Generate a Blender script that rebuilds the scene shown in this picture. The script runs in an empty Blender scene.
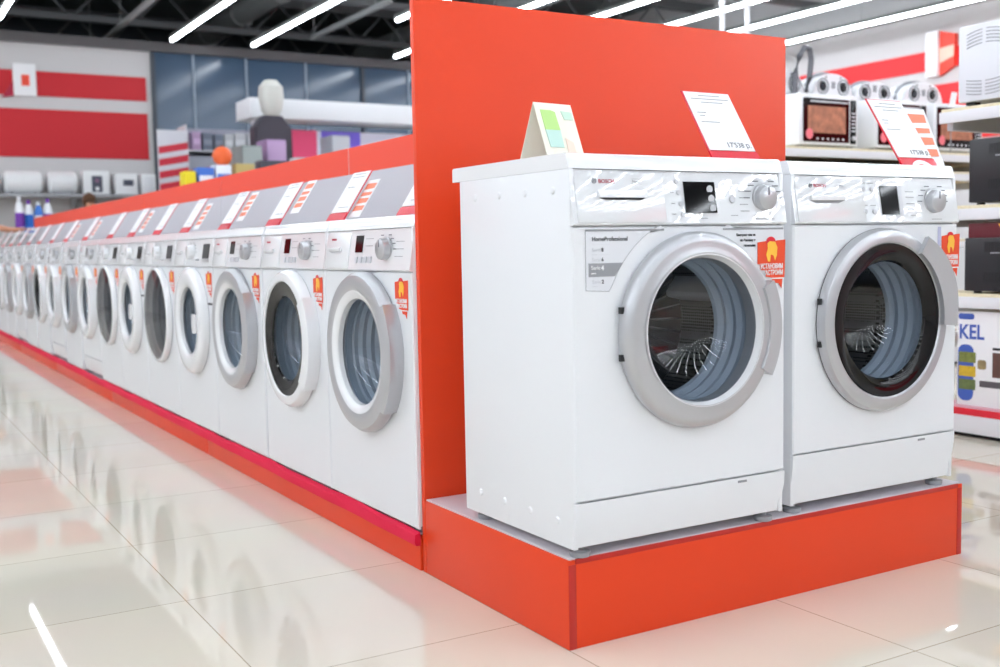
import bpy, bmesh, math, random
from mathutils import Matrix, Vector
S = bpy.context.scene
COL = S.collection
PI = math.pi
random.seed(7)

# ------------------------------------------------------------------ camera, world, exposure
def make_camera():
    yaw, pit, rol = -0.5353, -0.0798, -0.019
    fw = Vector((-math.sin(yaw)*math.cos(pit), math.cos(yaw)*math.cos(pit), math.sin(pit)))
    r = Vector((math.cos(yaw), math.sin(yaw), 0)); u = r.cross(fw)
    r2 = r*math.cos(rol)+u*math.sin(rol); u2 = -r*math.sin(rol)+u*math.cos(rol)
    cd = bpy.data.cameras.new('camera'); cam = bpy.data.objects.new('camera', cd); COL.objects.link(cam)
    m = Matrix.Identity(4)
    for i in range(3):
        m[i][0] = r2[i]; m[i][1] = u2[i]; m[i][2] = -fw[i]
    m[0][3], m[1][3], m[2][3] = -1.2619, -1.8638, 0.8585
    cam.matrix_world = m
    cd.sensor_width = 36; cd.lens = 36*1086.8/1000
    cd.clip_start = .05; cd.clip_end = 100
    cd.dof.use_dof = True; cd.dof.focus_distance = 2.75; cd.dof.aperture_fstop = 3.6
    S.camera = cam
make_camera()
W = bpy.data.worlds.new('world'); S.world = W; W.use_nodes = True
W.node_tree.nodes['Background'].inputs[0].default_value = (.9, .95, 1, 1)
W.node_tree.nodes['Background'].inputs[1].default_value = .35
S.view_settings.view_transform = 'Standard'; S.view_settings.look = 'None'
S.view_settings.gamma = 1; S.view_settings.use_curve_mapping = False
S.view_settings.exposure = -0.68
TUBE = 42.0
for k, v in (('max_bounces', 8), ('diffuse_bounces', 4), ('glossy_bounces', 4), ('transparent_max_bounces', 12), ('transmission_bounces', 6)):
    setattr(S.cycles, k, v)
S.cycles.sample_clamp_indirect = 6

# ------------------------------------------------------------------ materials
def srgb(r, g, b):
    f = lambda c: (c/255/12.92) if c/255 <= .04045 else ((c/255+.055)/1.055)**2.4
    return (f(r), f(g), f(b), 1)
MATS = {}
def mat(name, rgb, rough=.4, metal=0, spec=.5, coat=0, emit=0, noise=0, nscale=30, bump=0, trans=None):
    if name in MATS: return MATS[name]
    m = bpy.data.materials.new(name); m.use_nodes = True; nt = m.node_tree
    b = nt.nodes['Principled BSDF']; c = srgb(*rgb)
    b.inputs['Base Color'].default_value = c
    b.inputs['Roughness'].default_value = rough; b.inputs['Metallic'].default_value = metal
    b.inputs['Specular IOR Level'].default_value = spec; b.inputs['Coat Weight'].default_value = coat
    b.inputs['Coat Roughness'].default_value = .05
    if emit:
        b.inputs['Emission Color'].default_value = c; b.inputs['Emission Strength'].default_value = emit
    if noise or bump:
        n = nt.nodes.new('ShaderNodeTexNoise'); n.inputs['Scale'].default_value = nscale; n.inputs['Detail'].default_value = 3
        tc = nt.nodes.new('ShaderNodeTexCoord'); nt.links.new(tc.outputs['Object'], n.inputs['Vector'])
        if noise:
            mx = nt.nodes.new('ShaderNodeMix'); mx.data_type = 'RGBA'
            mx.inputs[6].default_value = tuple(x*(1-noise) for x in c[:3])+(1,); mx.inputs[7].default_value = tuple(min(1, x*(1+noise)) for x in c[:3])+(1,)
            nt.links.new(n.outputs['Fac'], mx.inputs[0]); nt.links.new(mx.outputs[2], b.inputs['Base Color'])
        if bump:
            bp = nt.nodes.new('ShaderNodeBump'); bp.inputs['Strength'].default_value = bump; bp.inputs['Distance'].default_value = .002
            nt.links.new(n.outputs['Fac'], bp.inputs['Height']); nt.links.new(bp.outputs['Normal'], b.inputs['Normal']); nt.links.new(bp.outputs['Normal'], b.inputs['Coat Normal'])
    MATS[name] = m; return m
def glass(name, rgb, refl=.12):
    m = bpy.data.materials.new(name); m.use_nodes = True; nt = m.node_tree
    for n in list(nt.nodes): nt.nodes.remove(n)
    o = nt.nodes.new('ShaderNodeOutputMaterial'); mx = nt.nodes.new('ShaderNodeMixShader')
    t = nt.nodes.new('ShaderNodeBsdfTransparent'); t.inputs[0].default_value = rgb+(1,)
    g = nt.nodes.new('ShaderNodeBsdfGlossy'); g.inputs['Roughness'].default_value = .015
    ge = nt.nodes.new('ShaderNodeNewGeometry'); dt = nt.nodes.new('ShaderNodeVectorMath'); dt.operation = 'DOT_PRODUCT'
    nt.links.new(ge.outputs['Normal'], dt.inputs[0]); nt.links.new(ge.outputs['Incoming'], dt.inputs[1])
    def mth(op, a, b=None):
        n = nt.nodes.new('ShaderNodeMath'); n.operation = op; n.use_clamp = op == 'ADD'
        for k, x in enumerate((a, b)):
            if x is None: continue
            if isinstance(x, (int, float)): n.inputs[k].default_value = x
            else: nt.links.new(x, n.inputs[k])
        return n.outputs[0]
    f = mth('POWER', mth('SUBTRACT', 1.0, mth('ABSOLUTE', dt.outputs['Value'])), 5.0)      # Schlick reflectance
    f = mth('ADD', mth('MULTIPLY', f, .75), .04+refl)
    nt.links.new(f, mx.inputs[0])
    nt.links.new(t.outputs[0], mx.inputs[1]); nt.links.new(g.outputs[0], mx.inputs[2]); nt.links.new(mx.outputs[0], o.inputs[0])
    MATS[name] = m; return m
ENAMEL = mat('white_enamel', (238, 240, 244), .28, coat=.3)
WPLAST = mat('white_plastic', (240, 241, 244), .22, coat=.5, bump=.04, nscale=9)
PANELP = mat('glossy_control_film', (232, 234, 238), .12, coat=1, bump=.7, nscale=8); PANELP.node_tree.nodes['Principled BSDF'].inputs['Coat Roughness'].default_value = .015; PANELP.node_tree.nodes['Principled BSDF'].inputs['Coat IOR'].default_value = 1.7
SILVER = mat('silver_plastic', (190, 191, 195), .28, metal=.55, coat=.2)
CHROME = mat('chrome', (215, 215, 218), .12, metal=1)
STEEL = mat('drum_steel', (165, 165, 170), .25, metal=1)
DARKST = mat('drum_back_steel', (125, 120, 120), .22, metal=1)
BLACKP = mat('black_glossy_plastic', (8, 8, 10), .05, spec=.3)
BLACKM = mat('black_matt', (22, 22, 25), .5)
GREYP = mat('grey_plastic', (150, 152, 157), .4)
LGREYP = mat('light_grey_plastic', (206, 208, 214), .35)
RUBBER = mat('grey_rubber_gasket', (168, 178, 190), .45)
RED = mat('red_orange_laminate', (229, 66, 25), .38, spec=.35, noise=.04, nscale=3)
REDEDGE = mat('dark_red_edge', (190, 35, 25), .4)
LAM = mat('pale_grey_laminate', (214, 208, 214), .35, noise=.03, nscale=12)
DIVG = mat('divider_grey', (200, 201, 207), .5)
DIVR = mat('divider_red', (236, 76, 52), .5)
PINK = mat('magenta_felt', (226, 12, 66), .8, bump=.3, nscale=120)
PAPER = mat('white_paper', (242, 242, 244), .5)
ORANGE = mat('orange_print', (232, 72, 28), .45)
ORANGE2 = mat('pale_orange_print', (240, 138, 104), .5)
YEL = mat('yellow_print', (250, 190, 60), .45)
INK = mat('grey_ink', (105, 107, 115), .6)
INKD = mat('dark_ink', (40, 42, 50), .6)
INKR = mat('dark_red_ink', (172, 28, 60), .5)
CARDR = mat('card_red', (222, 22, 48), .3, coat=.3)
GL = glass('door_glass', (.84, .88, .92), .02)
GLD = glass('smoked_door_glass', (.40, .41, .42), .03)
GLP = glass('window_glass_blue', (.45, .55, .62), .05)

# ------------------------------------------------------------------ mesh helpers
def add_box(bm, x0, x1, y0, y1, z0, z1, bev=0, M=None):
    r = bmesh.ops.create_cube(bm, size=1.0)
    vs = r['verts']
    for v in vs:
        v.co = Vector(((x0+x1)/2+v.co.x*(x1-x0), (y0+y1)/2+v.co.y*(y1-y0), (z0+z1)/2+v.co.z*(z1-z0)))
    if bev:
        es = list({e for v in vs for e in v.link_edges})
        r2 = bmesh.ops.bevel(bm, geom=es, offset=bev, segments=2, affect='EDGES', profile=.6)
        vs = list({v for v in r2['verts']} | {v for v in vs if v.is_valid})
    if M:
        for v in vs: v.co = M @ v.co
    return vs
def add_prism(bm, pts, a, b, axis='y', bev=0):
    """polygon pts in the plane across axis, extruded from a to b"""
    def P(p, t):
        return {'y': (p[0], t, p[1]), 'x': (t, p[0], p[1]), 'z': (p[0], p[1], t)}[axis]
    A = [bm.verts.new(P(p, a)) for p in pts]; B = [bm.verts.new(P(p, b)) for p in pts]
    fs = [bm.faces.new(A), bm.faces.new(B[::-1])]
    n = len(pts)
    for i in range(n): fs.append(bm.faces.new((A[i], B[i], B[(i+1) % n], A[(i+1) % n])))
    if bev:
        es = list({e for f in fs[:2] for e in f.edges})
        bmesh.ops.bevel(bm, geom=es, offset=bev, segments=2, affect='EDGES')
    bmesh.ops.recalc_face_normals(bm, faces=bm.faces)
def add_lathe(bm, prof, cx=0, cz=0, n=48, axis='y', cy=0, a0=0, a1=2*PI, sq=1.0):
    """profile (radius, along) spun round an axis through (cx, cz)"""
    full = abs(a1-a0-2*PI) < 1e-6
    m = n if full else n+1
    rings = []
    for (r, t) in prof:
        ring = []
        for i in range(m):
            a = a0+(a1-a0)*i/n
            c, s = r*math.cos(a), r*math.sin(a)
            co = {'y': (cx+c, t, cz+s*sq), 'z': (cx+c, cy+s, t), 'x': (t, cy+c, cz+s)}[axis]
            ring.append(bm.verts.new(co))
        rings.append(ring)
    for A, B in zip(rings, rings[1:]):
        for i in range(n):
            j = (i+1) % m
            bm.faces.new((A[i], A[j], B[j], B[i]))
    for r, ring in ((prof[0], rings[0]), (prof[-1], rings[-1])):
        if r[0] < 1e-4:
            bmesh.ops.remove_doubles(bm, verts=ring, dist=1e-4)
    return rings
def add_tube(bm, pts, rad, n=8, caps=True):
    pts = [Vector(p) for p in pts]; rings = []
    for i, p in enumerate(pts):
        d = (pts[min(i+1, len(pts)-1)]-pts[max(i-1, 0)]).normalized()
        up = Vector((0, 0, 1)) if abs(d.z) < .95 else Vector((1, 0, 0))
        s = d.cross(up).normalized(); t = s.cross(d)
        R = rad[i] if isinstance(rad, (list, tuple)) else rad
        rings.append([bm.verts.new(p+s*R*math.cos(2*PI*k/n)+t*R*math.sin(2*PI*k/n)) for k in range(n)])
    for A, B in zip(rings, rings[1:]):
        for k in range(n): bm.faces.new((A[k], A[(k+1) % n], B[(k+1) % n], B[k]))
    if caps:
        bm.faces.new(rings[0][::-1]); bm.faces.new(rings[-1])
def rrect(x0, x1, z0, z1, r, k=4):
    P = []
    for cx, cz, a in ((x1-r, z1-r, 0), (x0+r, z1-r, 90), (x0+r, z0+r, 180), (x1-r, z0+r, 270)):
        for i in range(k+1):
            t = math.radians(a+90*i/k); P.append((cx+r*math.cos(t), cz+r*math.sin(t)))
    return P
def obj(name, bm, m, parent=None, smooth=True, label=None):
    me = bpy.data.meshes.new(name)
    bmesh.ops.recalc_face_normals(bm, faces=bm.faces)
    if smooth:
        for f in bm.faces: f.smooth = True
        for e in bm.edges:
            if len(e.link_faces) == 2 and e.calc_face_angle(0) > .6: e.smooth = False
    bm.to_mesh(me); bm.free()
    for x in (m if isinstance(m, (list, tuple)) else [m]): me.materials.append(x)
    o = bpy.data.objects.new(name, me); COL.objects.link(o)
    if parent: o.parent = parent
    if label: o['label'] = label
    return o
def B(): return bmesh.new()
def box(name, m, dims, parent=None, bev=0, label=None):
    b = B(); add_box(b, *dims, bev=bev); return obj(name, b, m, parent, label=label)
def tag(o, label=None, cat=None, group=None, kind=None):
    if label: o['label'] = label
    if cat: o['category'] = cat
    if group: o['group'] = group
    if kind: o['kind'] = kind
    return o
def thing(name, label, cat, loc=(0, 0, 0), rz=0, group=None):
    o = bpy.data.objects.new(name, None); COL.objects.link(o)
    o.empty_display_size = .05; o.location = loc; o.rotation_euler = (0, 0, rz)
    return tag(o, label, cat, group)
def struct(name, bm, m):
    return tag(obj(name, bm, m, smooth=False), kind='structure')
def copy_tree(o, parent=None):
    c = o.copy(); COL.objects.link(c)
    if parent: c.parent = parent
    for ch in [x for x in o.children]: copy_tree(ch, c)
    return c
def shift(root, v):
    """move every part mesh so that the thing's origin sits at its base centre"""
    for ch in root.children_recursive:
        if ch.type == 'MESH': ch.data.transform(Matrix.Translation(v))
def text_bm(bm, s, size, M, extrude=.0003, bold=0, align='LEFT', mi=0, sx=1.0):
    cu = bpy.data.curves.new('t', 'FONT'); cu.body = s; cu.size = size; cu.extrude = extrude; cu.offset = bold
    cu.align_x = align; cu.resolution_u = 3; cu.fill_mode = 'BOTH'
    o = bpy.data.objects.new('t', cu); COL.objects.link(o)
    me = bpy.data.meshes.new_from_object(o.evaluated_get(bpy.context.evaluated_depsgraph_get()))
    me.transform(M @ Matrix.Diagonal((sx, 1, 1, 1)))
    n0 = len(bm.faces)
    bm.from_mesh(me); bm.faces.ensure_lookup_table()
    for f in bm.faces[n0:]: f.material_index = mi
    bpy.data.objects.remove(o); bpy.data.curves.remove(cu); bpy.data.meshes.remove(me)
FRONT = Matrix.Rotation(PI/2, 4, 'X')               # text plane facing -Y
def at_front(x, y, z): return Matrix.Translation((x, y, z)) @ FRONT

# ------------------------------------------------------------------ washing machines
# local frame while building: x 0..w, front plane y=0 facing -Y, z up from the foot plane
def holed_front(x0, x1, z0, z1, cx, cz, r, yf, yb, n=64):
    b = B(); loops = []
    def rect(ins, y):
        out = []
        for i in range(n):
            a = 2*PI*i/n; c, s = math.cos(a), math.sin(a)
            t = min(((x1-ins-cx)/c if c > 0 else (x0+ins-cx)/c) if abs(c) > 1e-9 else 1e9,
                    ((z1-ins-cz)/s if s > 0 else (z0+ins-cz)/s) if abs(s) > 1e-9 else 1e9)
            out.append([cx+c*t, y, cz+s*t])
        for (X, Z) in ((x0+ins, z0+ins), (x1-ins, z0+ins), (x0+ins, z1-ins), (x1-ins, z1-ins)):
            k = min(range(n), key=lambda i: (out[i][0]-X)**2+(out[i][2]-Z)**2); out[k] = [X, y, Z]
        return out
    loops.append([(cx+r*math.cos(2*PI*i/n), yb+.02, cz+r*math.sin(2*PI*i/n)) for i in range(n)])
    loops.append([(cx+r*math.cos(2*PI*i/n), yf+.004, cz+r*math.sin(2*PI*i/n)) for i in range(n)])
    loops.append([(cx+(r+.004)*math.cos(2*PI*i/n), yf, cz+(r+.004)*math.sin(2*PI*i/n)) for i in range(n)])
    loops.append(rect(.004, yf)); loops.append(rect(0, yf+.004)); loops.append(rect(0, yb))
    V = [[b.verts.new(p) for p in L] for L in loops]
    for A, C in zip(V, V[1:]):
        for i in range(n): b.faces.new((A[i], A[(i+1) % n], C[(i+1) % n], C[i]))
    return b
def orange_sticker(root, x, z, y, w=.088, h=.115):
    b = B()
    u = lambda px, pz: (x+px*w, z+pz*h)
    pts = [u(0, .92), u(.38, .95), u(.62, .95), u(1, .97), u(.97, .22), u(.90, .20), u(.86, 0), u(.76, .10), u(.55, .12), u(.5, .22), u(.3, .24), u(.27, .36), u(.12, .38), u(.1, .48), u(0, .5)]
    add_prism(b, pts, y-.0008, y)
    s = obj('orange_sticker', b, ORANGE, root, smooth=False, label='orange and white advice sticker')
    b = B()
    add_lathe(b, [(w*.17, y-.0008), (w*.17, y-.0014), (0, y-.0014)], x+w*.47, z+h*.93, 16, sq=.8)
    obj('sticker_cap_print', b, CARDR, s)
    b = B()
    add_prism(b, [u(.34, .9), u(.42, .94), u(.62, .93), u(.70, .82), u(.68, .66), u(.62, .56), u(.56, .66), u(.46, .68), u(.44, .54), u(.36, .54), u(.3, .68), u(.36, .8)], y-.0016, y-.0008)
    obj('sticker_yellow_print', b, YEL, s, smooth=False)
    b = B()
    text_bm(b, 'УСТАНОВИМ', h*.135, at_front(x+w*.10, y-.0012, z+h*.40), bold=.0004, sx=w/h*.92)
    text_bm(b, 'НАСТРОИМ', h*.135, at_front(x+w*.18, y-.0012, z+h*.275), bold=.0004, sx=w/h*.92)
    add_box(b, x+w*.4, x+w*.93, y-.0013, y-.0008, z+h*.19, z+h*.215)
    obj('sticker_lettering', b, PAPER, s, smooth=False)
def feet(root, w, d):
    for sx in (.035, w-.035):
        for sy in (.03, d-.04):
            b = B()
            add_lathe(b, [(0, 0), (.021, 0), (.022, .004), (.022, .011), (.008, .013), (.008, .024), (0, .024)], sx, 0, 20, 'z', sy)
            obj('foot', b, GREYP, root)
def ring_handle(root, cx, cz, r0, r1, y0, y1, a0, a1, m, name='door_handle'):
    b = B(); n = 18
    loops = []
    for i in range(n+1):
        a = a0+(a1-a0)*i/n
        e = 1.0
        prof = [(r0, y0), (r0+.003, y1), (r1-.012, y1+.002), (r1, y0-.004), (r1-.002, -.004)]
        loops.append([b.verts.new((cx+r*math.cos(a), y, cz+r*math.sin(a))) for r, y in prof])
    for A, C in zip(loops, loops[1:]):
        for k in range(len(A)-1): b.faces.new((A[k], A[k+1], C[k+1], C[k]))
    b.faces.new(loops[0]); b.faces.new(loops[-1][::-1])
    return obj(name, b, m, root)
def knob(root, x, z, y, r=.027, m=None, dep=.022, name='program_knob'):
    b = B()
    add_lathe(b, [(r+.004, y), (r+.004, y-.003), (r, y-.004), (r-.002, y-dep), (r-.005, y-dep-.002), (0, y-dep-.002)], x, z, 32)
    k = obj(name, b, m or SILVER, root)
    b = B(); add_box(b, x-.0015, x+.0015, y-dep-.003, y-dep-.0015, z+.006, z+r-.005); obj('knob_mark', b, INK, k)
    # ring of printed program lines round the knob
    b = B()
    for i in range(16):
        a = math.radians(-60+300*i/15)
        if abs(math.sin(a)) > .97: continue
        X, Z = x+(r+.020)*math.cos(a), z+(r+.014)*math.sin(a)
        add_box(b, X-.009, X+.009, y-.0008, y, Z-.0012, Z+.0012)
    obj('program_print', b, INK, root, smooth=False)
def panel_y(z, zb, zt, yb=-.012, yt=.008):
    return yb+(yt-yb)*(z-zb)/(zt-zb)

def make_washer(style, w=.6, d=.465, label=None, big=False, name='washing_machine'):
    root = thing(name, label, 'washing machine')
    H = .85; zt = .817                       # underside of the worktop
    zb = .700; zk = {'A': .122, 'B': .147, 'G': .118}.get(style, .014)
    cx, cz = .3+(.027 if style == 'A' else .003), {'A': .470, 'B': .459}.get(style, .470)
    R = .214 if style == 'A' else .226
    # body shell
    b = B()
    add_box(b, 0, .012, 0, d, .022, zt, .003); add_box(b, w-.012, w, 0, d, .022, zt, .003)
    add_box(b, .01, w-.01, d-.012, d, .022, zt); add_box(b, .01, w-.01, .015, d-.01, .022, .034)
    add_box(b, .01, w-.01, .008, .012, zb-.004, zt-.001)
    if style in 'AB':
        for X, s in ((0, -1), (w, 1)):
            for zz in (.775, .075):
                for k in range(4):
                    yy = .06+.11*k
                    rr = [(.009, X), (.006, X+s*.0025), (0, X+s*.003)]
                    add_lathe(b, [(a_, t_) for a_, t_ in rr], 0, zz, 12, 'x', yy)
    obj('body', b, ENAMEL, root)
    # worktop with overhang at the back
    b = B()
    add_prism(b, [(-.001+.002, zt), (d+.035, zt), (d+.035, H-.004), (d+.03, H), (.018, H), (.012, H-.003), (.004, zt+.003)], 0, w, 'x')
    obj('worktop', b, WPLAST, root)
    # front panel with door opening
    hole = .205 if style in 'ABFD' else .19
    obj('front_panel', holed_front(.001, w-.001, zk+.0015, zb-.002, cx, cz, hole-.02, -.007, .004), ENAMEL, root)
    # kick plate, tapering back towards the feet
    kp = None
    b = B(); add_prism(b, [(-.007, zk-.001), (-.006, zk-.03), (.007, .026), (.018, .024), (.018, zk-.001)], .001, w-.001, 'x')
    for v in b.verts:
        if v.co.z < .04: v.co.x = .004 if v.co.x < .3 else w-.007
    if zk > .1: kp = obj('kick_plate', b, ENAMEL, root)
    else: b.free()
    if style in 'AB':
        box('kick_plate_latch', GREYP, (.452, .478, -.0085, -.006, zk-.012, zk-.007), kp)
    # control panel wedge
    b = B(); add_prism(b, [(-.010, zb), (-.0125, zb+.004), (.006, zt-.002), (.012, zt-.002), (.012, zb)], .001, w-.001, 'x', bev=.0)
    cp = obj('control_panel', b, PANELP if style in 'AB' else WPLAST, root)
    py = lambda z: -.0125+.0185*(z-zb-.004)/(zt-zb-.006)-.0004
    def decal(nm, m, x0, x1, z0, z1, th=.0008, parent=root, lab=None):
        b = B(); vs = add_box(b, x0, x1, -th, 0, z0, z1)
        for v in vs: v.co.y += py(v.co.z)
        return obj(nm, b, m, parent, smooth=False, label=lab)
    # detergent drawer
    mirrored = style in 'EF'
    dx0, dx1 = (.012, .243 if style in 'AB' else .19)
    b = B(); vs = add_box(b, dx0, dx1, -.0025, .002, zb+.006, zt-.006, .001)
    for v in vs: v.co.y += py(v.co.z)
    dr = obj('detergent_drawer', b, PANELP if style in 'AB' else WPLAST, root)
    hx0, hx1 = (.066, .192) if style == 'A' else ((.055, .17) if style == 'B' else (.045, .135))
    if style == 'A':
        hz = zb+.058
        b = B(); add_prism(b, [(py(hz)-.003, hz), (py(hz)-.010, hz), (py(hz)-.009, hz+.006), (py(hz)-.003, hz+.016)], hx0, hx1, 'x'); obj('drawer_handle', b, WPLAST, dr)
        b = B(); add_prism(b, [(hx0+.002, hz-.0005), (hx1-.002, hz-.0005), (hx1-.012, hz-.005), (hx0+.02, hz-.005)], py(hz)-.004, py(hz)-.0031); obj('drawer_recess', b, BLACKM, dr)
    else:
        hz = zb+.056
        b = B(); pts = [(hx0, hz)]+[(hx0+(hx1-hx0)*k/10, hz-(.013 if style == 'B' else .022)*math.sin(PI*min(1, .25+.75*k/10 if style != 'B' else k/10))) for k in range(1, 10)]+[(hx1, hz)]
        add_prism(b, pts, py(hz)-.0036, py(hz)-.0028); obj('drawer_recess', b, GREYP if style == 'B' else LGREYP, dr)
        b = B(); add_box(b, hx0, hx1, py(hz)-.009, py(hz)-.002, hz, hz+.012, .002); obj('drawer_handle', b, WPLAST, dr)
    # brand lettering on the panel
    if style in 'AB':
        lz = zb+.088
        b = B(); text_bm(b, 'BOSCH', .0115, Matrix.Translation((.072, py(lz)-.0030, lz)) @ Matrix.Rotation(math.radians(-9.6), 4, 'X') @ FRONT, bold=.0002, sx=1.1); obj('brand_lettering', b, INKR, dr, smooth=False)
        b = B()
        add_lathe(b, [(.0058, py(lz)-.0026), (.0058, py(lz)-.0034), (.0046, py(lz)-.0034), (.0046, py(lz)-.0026)], .061, lz+.0045, 20)
        add_box(b, .0585, .0595, py(lz)-.0034, py(lz)-.0026, lz+.001, lz+.008); add_box(b, .0625, .0635, py(lz)-.0034, py(lz)-.0026, lz+.001, lz+.008); add_box(b, .0585, .0635, py(lz)-.0034, py(lz)-.0026, lz+.004, lz+.005)
        obj('brand_emblem', b, INK, dr, smooth=False)
        b = B()
        add_box(b, .158, .186, py(lz)-.0031, py(lz)-.0026, lz-.001, lz-.0004); add_box(b, .158, .186, py(lz)-.0031, py(lz)-.0026, lz+.009, lz+.0096)
        text_bm(b, 'Maxx', .009, Matrix.Translation((.160, py(lz)-.0028, lz+.001)) @ Matrix.Rotation(math.radians(-9.6), 4, 'X') @ FRONT); obj('model_lettering', b, LGREYP if style == 'B' else GREYP, dr, smooth=False)
    elif style in 'CDG':
        lz = zb+.088
        b = B(); add_box(b, .05, .085, py(lz)-.0031, py(lz)-.0024, lz, lz+.006); obj('brand_print', b, INKR, dr, smooth=False)
    # display, buttons, knob
    def buttons(P, r=.0055):
        for (X, Z) in P:
            b = B(); add_lathe(b, [(r, py(Z)), (r, py(Z)-.003), (r-.001, py(Z)-.004), (0, py(Z)-.004)], X, Z, 16); obj('button', b, LGREYP, root)
    def prints(P):
        b = B()
        for (x0, x1, Z) in P:
            vs = add_box(b, x0, x1, -.0006, 0, Z-.0009, Z+.0009)
            for v in vs: v.co.y += py(v.co.z)
        obj('panel_print', b, GREYP, root, smooth=False)
    if style == 'A':
        dsp = decal('display', BLACKP, .300, .388, zb+.026, zb+.094, .003)
        buttons([(.281, zb+.094), (.284, zb+.070), (.287, zb+.046), (.290, zb+.023)])
        buttons([(.437, zb+.056)], .0085)
        for k in range(3):
            z_ = zb+.078-.021*k
            b = B(); add_lathe(b, [(.0085, py(z_)-.0032), (.0085, py(z_)-.004), (0, py(z_)-.004)], .372+.002*k, z_, 20); obj('display_key', b, LGREYP, dsp)
        knob(root, .532, zb+.060, py(zb+.060), .029, SILVER, .018)
        prints([(.262, .272, zb+.07), (.262, .272, zb+.046), (.262, .272, zb+.023), (.325, .36, zb+.014), (.43, .445, zb+.085), (.46, .485, zb+.09), (.46, .485, zb+.075), (.46, .482, zb+.06), (.46, .484, zb+.045), (.46, .486, zb+.03), (.5, .56, zb+.012), (.43, .45, zb+.02)])
    elif style == 'B':
        decal('display', BLACKP, .305, .368, zb+.022, zb+.094, .002)
        decal('display_key_strip', LGREYP, .370, .384, zb+.022, zb+.094, .002)
        buttons([(.245, zb+.085), (.275, zb+.085), (.245, zb+.03), (.275, zb+.03)], .006)
        knob(root, .502, zb+.056, py(zb+.056), .030, SILVER, .020)
        prints([(.235, .255, zb+.1), (.265, .285, zb+.1), (.235, .255, zb+.045), (.265, .285, zb+.045), (.40, .43, zb+.08), (.40, .43, zb+.066), (.40, .43, zb+.05), (.40, .43, zb+.035), (.41, .43, zb+.02), (.49, .53, zb+.01)])
    elif mirrored:
        decal('display', BLACKP, .455, .545, zb+.035, zb+.095, .002)
        decal('display_frame', SILVER, .448, .552, zb+.022, zb+.032, .003)
        knob(root, .300, zb+.062, py(zb+.062), .031, WPLAST, .024)
        buttons([(.36+.022*k, zb+.03) for k in range(3)], .005)
    else:
        decal('display', BLACKP, .232, .282 if style != 'G' else .262, zb+.052, zb+.100, .002)
        for k in range(4): decal('button', LGREYP, .235+.032*k, .255+.032*k, zb+.022, zb+.040, .003)
        knob(root, .445, zb+.060, py(zb+.060), .030, SILVER, .022)
        prints([(.30, .35, zb+.09), (.30, .35, zb+.07), (.50, .55, zb+.08), (.50, .55, zb+.06), (.50, .55, zb+.04)])
    # ---------------- drum and gasket behind the opening
    rg = hole-.025; DB = .31
    b = B(); add_lathe(b, [(rg+.0042, -.004), (rg+.0042, .026), (rg+.001, .027), (rg+.001, .016), (rg-.006, .020), (rg-.002, .034), (rg-.012, .044), (rg-.008, .058), (rg-.020, .068), (rg-.016, .082), (rg-.028, .090), (rg-.030, .100), (rg+.02, .104)], cx, cz, 64)
    obj('door_gasket', b, RUBBER, root)
    b = B(); add_lathe(b, [(rg-.026, .103), (rg-.022, .108), (.222, .120), (.228, .128), (.228, DB)], cx, cz, 64)
    dm = obj('drum', b, MATS['perforated_steel'], root)
    if big:
        for q in range(3):
            b = B()
            for k in range(90):
                a = 2*PI*k/90+q*.035
                M = Matrix.Translation((cx, 0, cz)) @ Matrix.Rotation(-a, 4, 'Y')
                add_box(b, .2262, .2275, .140+.022*q, .152+.022*q, -.003, .003, M=M)
            obj('hole_row', b, CHROME if q == 1 else BLACKM, dm, smooth=False)
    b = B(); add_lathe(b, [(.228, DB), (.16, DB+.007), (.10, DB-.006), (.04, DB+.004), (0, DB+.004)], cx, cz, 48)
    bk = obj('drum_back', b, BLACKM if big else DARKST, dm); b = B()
    for k in range(40 if big else 18):
        a = 2*PI*k/(40 if big else 18)
        c, s_ = math.cos(a), math.sin(a)
        add_tube(b, [(cx+.06*c, DB-.004, cz+.06*s_), (cx+.15*c, DB-.002, cz+.15*s_), (cx+.222*c, DB-.005, cz+.222*s_)], .0034, 5)
    obj('drum_ribs', b, mat('rib_steel', (205, 203, 200), .25, metal=.8), dm)
    for k in range(3):
        a = math.radians(20+120*k); b = B()
        M = Matrix.Translation((cx, 0, cz)) @ Matrix.Rotation(-a, 4, 'Y')
        add_prism(b, [(.228, -.035), (.185, -.008), (.182, 0), (.185, .008), (.228, .035)], .135, DB-.01, 'y')
        for v in b.verts: v.co = M @ v.co
        obj('drum_paddle', b, LGREYP if style == 'A' else STEEL, dm)
    # ---------------- door
    def lathe_part(nm, prof, m, parent=root, n=64, lab=None):
        b = B(); add_lathe(b, prof, cx, cz, n); return obj(nm, b, m, parent, label=lab)
    def bowl(r, y, dep, m, parent, tilt=0):
        p = [(r, y)]+[(r*math.cos(t)**.72 if t < PI/2 else 0, y+dep*math.sin(t)) for t in [PI/2*k/10 for k in range(1, 10)]]+[(0, y+dep)]
        p[-1] = (0, y+dep)
        return lathe_part('door_glass', p, m, parent)
    if style == 'A':
        dr_ = lathe_part('door', [(R-.004, -.007), (R+.002, -.012), (R+.001, -.026), (R-.006, -.036), (R-.018, -.041), (R-.022, -.0405), (R-.050, -.047), (.170, -.0475), (.1665, -.046), (.161, -.034), (.159, -.028), (.157, .000), (.176, .006)], SILVER, lab='silver-framed porthole door')
        lathe_part('door_inner_ring', [(.1685, -.0470), (.1655, -.0475), (.1630, -.042), (.1585, -.030)], WPLAST, dr_)
        bowl(.158, -.030, .125, GL, dr_)
        ring_handle(dr_, cx, cz, R-.026, R+.012, -.0405, -.046, math.radians(-30), math.radians(27), SILVER)
        for hz in (cz+.052, cz-.048): box('hinge_slot', BLACKM, (cx-R-.004, cx-R+.006, -.024, -.016, hz-.007, hz+.007), dr_)
    elif style == 'B':
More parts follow.
